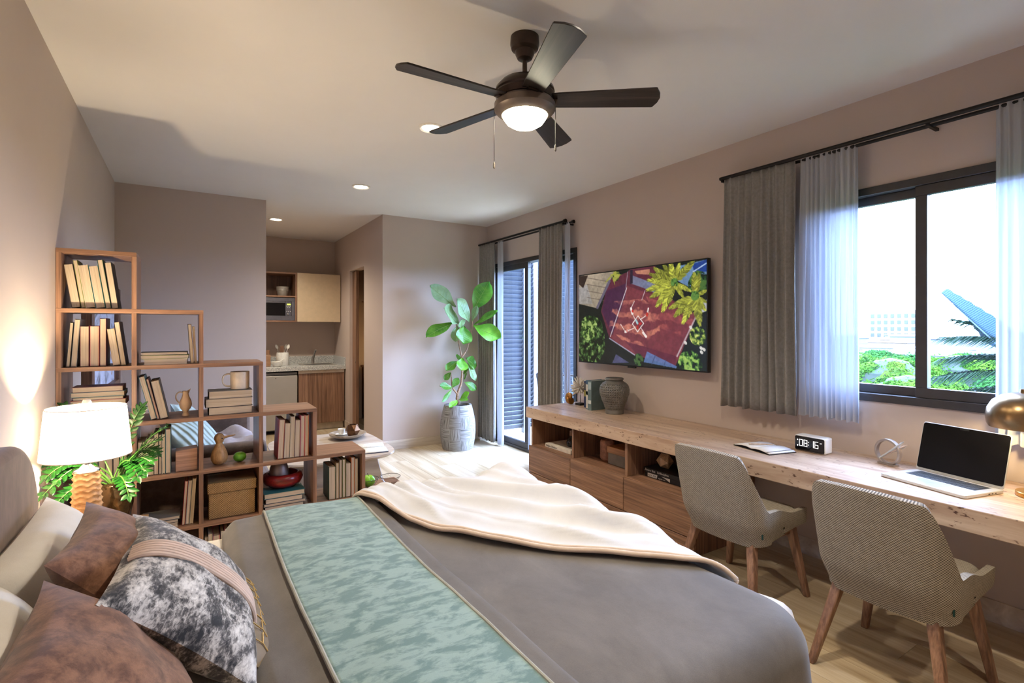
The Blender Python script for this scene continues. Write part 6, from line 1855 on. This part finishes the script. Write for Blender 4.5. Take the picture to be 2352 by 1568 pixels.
for rr, zz in profr:
    for i in range(n):
        a = 2 * PI * i / n; q = rr * (1 + 0.025 * math.cos(10 * a)); vsr.append((2.95 + q * math.cos(a), 3.185 + q * math.sin(a), CZ_ + zz))
for j in range(len(profr) - 1):
    for i in range(n): fsr.append((j * n + i, j * n + (i + 1) % n, (j + 1) * n + (i + 1) % n, (j + 1) * n + i))
fsr += [tuple(range(n))[::-1], tuple(range((len(profr) - 1) * n, len(profr) * n))]
rv._add(vsr, fsr)
tag(obj('ribbed_vase', rv, plain('terracotta', (168, 120, 98), 0.7, var=0.15, scale=40), smooth=60), 'ribbed terracotta vase in the middle cubby', 'vase')
bxx = thing('storage_box', 'grey storage box with a wooden lid in the middle cubby', 'box', (2.95, 2.99, CZ_))
box('body', 2.87, 3.05, 2.90, 3.09, CZ_, CZ_ + 0.088, plain('grey_linen_box', (132, 124, 114), 0.85), bxx, 0.002)
box('lid', 2.865, 3.055, 2.895, 3.095, CZ_ + 0.0885, CZ_ + 0.140, wood('cedar', 1, (150, 100, 60), (182, 130, 84), (200, 150, 104)), bxx, 0.002)
ba = thing('black_book', 'lower of the two black books in the right cubby', 'book', (2.98, 2.5, CZ_))
box('cover', 2.86, 3.10, 2.32, 2.685, CZ_, CZ_ + 0.034, m_black, ba, 0.003)
obj('spine_print', MB().prism([(2.658, CZ_ + 0.004), (2.658, CZ_ + 0.030), (2.565, CZ_ + 0.030), (2.572, CZ_ + 0.004)], 2.8592, 2.8599, axis=0), m_paper, ba)
obj('spine_print', MB().prism([(2.528, CZ_ + 0.030), (2.452, CZ_ + 0.030), (2.452, CZ_ + 0.006), (2.492, CZ_ + 0.022)], 2.8592, 2.8599, axis=0), m_paper, ba)
text('title_lettering', 'ALTIC SEA', 0.016, m_black, ba, (2.8590, 2.653, CZ_ + 0.012), FACE, 0.0003)
text('title_lettering', 'legends and', 0.014, m_paper, ba, (2.8590, 2.56, CZ_ + 0.007), FACE, 0.0003)
bb_ = thing('black_book', 'upper of the two black books in the right cubby, under the wooden polyhedron', 'book', (2.98, 2.5, CZ_ + 0.0346))
box('cover', 2.855, 3.10, 2.33, 2.695, CZ_ + 0.0346, CZ_ + 0.066, m_black, bb_, 0.003)
text('title_lettering', '\u00c1lvaro Siza   In/discipline', 0.022, m_paper, bb_, (2.8545, 2.680, CZ_ + 0.0445), FACE, 0.0003)
# icosahedral wooden ornament
bm = bmesh.new(); bmesh.ops.create_icosphere(bm, subdivisions=1, radius=0.062)
ih = MB(); ih._add([v.co[:] for v in bm.verts], [[v.index for v in f.verts] for f in bm.faces], Matrix.Translation((2.95, 2.575, CZ_ + 0.0666 + 0.0565)) @ Matrix.Rotation(R(31.7), 4, 'X') @ Matrix.Rotation(R(20), 4, 'Z')); bm.free()
zmin = min(v[2] for v in ih.v); ih.v = [(v[0], v[1], v[2] - zmin + CZ_ + 0.0672) for v in ih.v]
tag(obj('wood_polyhedron', ih, lightwood[2], smooth=0), 'faceted wooden polyhedron on the black books in the right cubby', 'ornament')

# ------------------------------------------------------------------ kitchen
kc = thing('kitchen_base', 'walnut kitchen base cabinet under the granite counter', 'cabinet', (1.62, 7.95, 0))
box('carcass', 1.312, 1.94, 7.67, 8.29, 0.10, 0.83, walnut_dark[2], kc)
box('toe_kick', 1.312, 1.94, 7.72, 7.74, 0.002, 0.098, plain('toe_kick', (186, 172, 152), 0.6), kc)
box('light_rail', 1.312, 1.94, 7.655, 7.675, 0.815, 0.858, plain('counter_rail', (196, 180, 162), 0.5), kc)
for a, b in ((1.316, 1.625), (1.629, 1.938)):
    box('door', a, b, 7.65, 7.669, 0.105, 0.812, walnut[2], kc, 0.0015)
fr_ = thing('fridge', 'brushed steel under-counter fridge in the kitchen niche', 'fridge', (1.0, 7.95, 0))
box('body', 0.72, 1.298, 7.69, 8.29, 0.04, 0.845, plain('fridge_dark', (52, 50, 50), 0.5), fr_)
box('door', 0.722, 1.296, 7.64, 7.689, 0.06, 0.80, m_steel, fr_, 0.006)
box('handle_strip', 0.722, 1.296, 7.655, 7.689, 0.806, 0.842, plain('steel_dark', (112, 108, 102), 0.4, 0.6), fr_, 0.004)
obj('badge', MB().lathe([(0.006, 0), (0.006, 0.002)], 12, M=Matrix.Translation((1.02, 7.64, 0.765)) @ Matrix.Rotation(PI / 2, 4, 'X')), m_black, fr_)
ctp = thing('granite_counter', 'speckled granite kitchen counter with upstand', 'worktop', (1.3, 7.95, 0.86))
box('slab', KL - 0.3, KR - 0.0006, 7.62, KB - 0.0006, 0.86, 0.918, m_granite, ctp, 0.003)
box('upstand', KL - 0.3, KR - 0.0006, KB - 0.02, KB - 0.0007, 0.9181, 1.03, m_granite, ctp, 0.002)
box('upstand', KR - 0.02, KR - 0.0007, 7.63, KB - 0.021, 0.9181, 1.03, m_granite, ctp, 0.002)
sk = thing('sink', 'shallow stainless kitchen sink with a chrome tap', 'sink', (1.62, 7.97, 0.9181))
mb = MB().box(1.40, 1.86, 7.76, 7.80, 0.9182, 0.924); mb.box(1.40, 1.86, 8.12, 8.22, 0.9182, 0.924); mb.box(1.40, 1.44, 7.80, 8.12, 0.9182, 0.924); mb.box(1.82, 1.86, 7.80, 8.12, 0.9182, 0.924)
obj('rim', mb, m_steel, sk, bevel=0.002)
obj('basin', MB().box(1.44, 1.82, 7.80, 8.12, 0.9183, 0.9195), plain('basin_steel', (84, 80, 76), 0.3, 0.8), sk)
obj('tap', MB().tube([(1.60, 8.15, 0.925), (1.60, 8.15, 1.0), (1.60, 8.12, 1.03)], [0.024, 0.02, 0.018], 12).tube([(1.60, 8.13, 0.965), (1.61, 8.07, 1.08), (1.62, 8.03, 1.13)], [0.013, 0.012, 0.015], 10), plain('tap_metal', (176, 172, 168), 0.3, 0.6), sk)
uc = thing('upper_cabinet', 'walnut kitchen wall cabinet with open shelf and cream door', 'cabinet', (1.3, 8.1, 1.545))
UY = 7.90
box('board', KL - 0.35, 1.335, UY, KB - 0.001, 2.228, 2.25, walnut[0], uc, 0.001)
box('board', KL - 0.35, 1.335, UY, KB - 0.001, 1.895, 1.915, walnut[0], uc, 0.001)
box('board', KL - 0.35, 1.335, UY, KB - 0.001, 1.545, 1.562, walnut[0], uc, 0.001)
box('upright', 1.312, 1.334, UY + 0.0005, KB - 0.001, 1.5625, 2.2275, walnut[2], uc, 0.001)
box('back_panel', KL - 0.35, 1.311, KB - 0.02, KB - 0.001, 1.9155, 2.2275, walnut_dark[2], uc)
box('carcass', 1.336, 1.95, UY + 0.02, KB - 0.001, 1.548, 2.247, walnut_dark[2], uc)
box('door', 1.338, 1.945, UY - 0.004, UY + 0.0195, 1.545, 2.25, m_cream_lac, uc, 0.0015)
mw = thing('microwave', 'built-in grey microwave with green display in the wall cabinet', 'microwave', (1.05, 8.0, 1.563))
m_mw = plain('microwave_grey', (104, 102, 108), 0.35, 0.5)
box('body', KL - 0.2, 1.308, UY + 0.03, KB - 0.03, 1.5635, 1.882, m_black, mw)
mb = MB().box(KL - 0.2, 1.309, UY + 0.004, UY + 0.0295, 1.5635, 1.63); mb.box(KL - 0.2, 1.309, UY + 0.004, UY + 0.0295, 1.835, 1.885); mb.box(1.262, 1.309, UY + 0.004, UY + 0.0295, 1.63, 1.835)
obj('trim_frame', mb, m_mw, mw, bevel=0.002)
box('door_glass', KL - 0.2, 1.178, UY + 0.008, UY + 0.029, 1.635, 1.812, m_screen_black, mw, 0.001)
box('door_rail', KL - 0.2, 1.178, UY + 0.006, UY + 0.029, 1.813, 1.833, m_mw, mw, 0.001)
cp_ = box('control_panel', 1.182, 1.258, UY + 0.008, UY + 0.029, 1.632, 1.833, m_mw, mw, 0.001)
obj('display', MB().box(1.204, 1.226, UY + 0.0065, UY + 0.0078, 1.785, 1.800).box(1.229, 1.250, UY + 0.0065, UY + 0.0078, 1.785, 1.800), emit('green_display', (190, 230, 60), 2.0), cp_)
bt_ = MB()
for (a, b) in ((1.196, 1.765), (1.219, 1.765), (1.242, 1.765), (1.207, 1.748), (1.230, 1.748), (1.196, 1.688), (1.219, 1.688), (1.242, 1.688)):
    bt_.box(a, a + 0.010, UY + 0.0065, UY + 0.0078, b, b + 0.009)
obj('buttons', bt_, plain('button_white', (206, 204, 200), 0.5), cp_)
obj('knob', MB().lathe([(0.017, 0), (0.016, 0.010), (0.001, 0.011)], 20, M=Matrix.Translation((1.220, UY + 0.0078, 1.656)) @ Matrix.Rotation(PI / 2, 4, 'X')), m_chrome, cp_)
tag(obj('steel_bowls', MB().lathe([(0.055, 0), (0.068, 0.02), (0.078, 0.075), (0.082, 0.078), (0.080, 0.095), (0.084, 0.098), (0.083, 0.118), (0.086, 0.122), (0.086, 0.135), (0.080, 0.135), (0.06, 0.03)], 32, (1.165, 8.05, 1.9156)), m_steel, smooth=40), 'nested steel bowls on the open kitchen shelf', 'bowl')
tag(obj('glass_jar', MB().lathe([(0.03, 0), (0.034, 0.01), (0.03, 0.06), (0.02, 0.08)], 20, (0.93, 8.0, 1.9156)), m_bowlglass, smooth=60), 'small glass on the open kitchen shelf at the wall edge', 'glass')
cn = thing('utensil_jar', 'white ceramic jar full of kitchen utensils on the granite counter', 'jar', (1.16, 8.02, 0.9187))
obj('jar', MB().lathe([(0.078, 0), (0.082, 0.006), (0.082, 0.165), (0.076, 0.178), (0.078, 0.188), (0.072, 0.188), (0.070, 0.02)], 36, (1.16, 8.02, 0.9187)), m_white, cn)
for i, (dx_, dy_, mm_) in enumerate(((-0.045, 0.0, m_steel), (0.045, 0.0, m_white), (0.028, 0.02, m_steel))):
    b = Vector((1.16 + dx_ * 0.3, 8.02 + dy_, 0.95)); t_ = Vector((1.16 + dx_ * 1.5, 8.02 + dy_, 1.155))
    obj('spoon', MB().tube([b, t_], 0.004, 6).grid(leaf_fn(t_, t_ - b, (0, -1, 0), 0.07, 0.04, 0.1, 0), 7, 7), mm_, cn, smooth=60, fixn=False)
box('spatula', 1.13, 1.18, 8.045, 8.052, 0.95, 1.20, walnut[2], cn, 0.002)
mo = thing('mortar', 'white mortar bowl with pestle on the granite counter', 'bowl', (1.06, 7.80, 0.9187))
obj('bowl', MB().lathe([(0.045, 0), (0.05, 0.008), (0.068, 0.035), (0.076, 0.068), (0.07, 0.068), (0.055, 0.03), (0.01, 0.02)], 32, (1.06, 7.80, 0.9187)), m_white, mo, smooth=60)
obj('pestle', MB().tube([(1.03, 7.80, 0.96), (1.10, 7.79, 0.99), (1.145, 7.785, 1.02)], [0.012, 0.010, 0.013], 10), m_white, mo)
tag(box('cutting_board', 0.80, 1.0, 8.05, 8.075, 0.9187, 1.14, wood('board_wood', 2, (140, 98, 68), (168, 124, 90), (188, 146, 112)), bevel=0.004), 'upright wooden cutting board at the left of the granite counter', 'cutting board')
tag(box('knife_block', 0.88, 0.985, 7.86, 7.98, 0.9187, 1.08, wood('block2_wood', 0, (150, 108, 76), (178, 134, 100), (196, 154, 120)), bevel=0.004), 'wooden block standing in front of the cutting board', 'block')
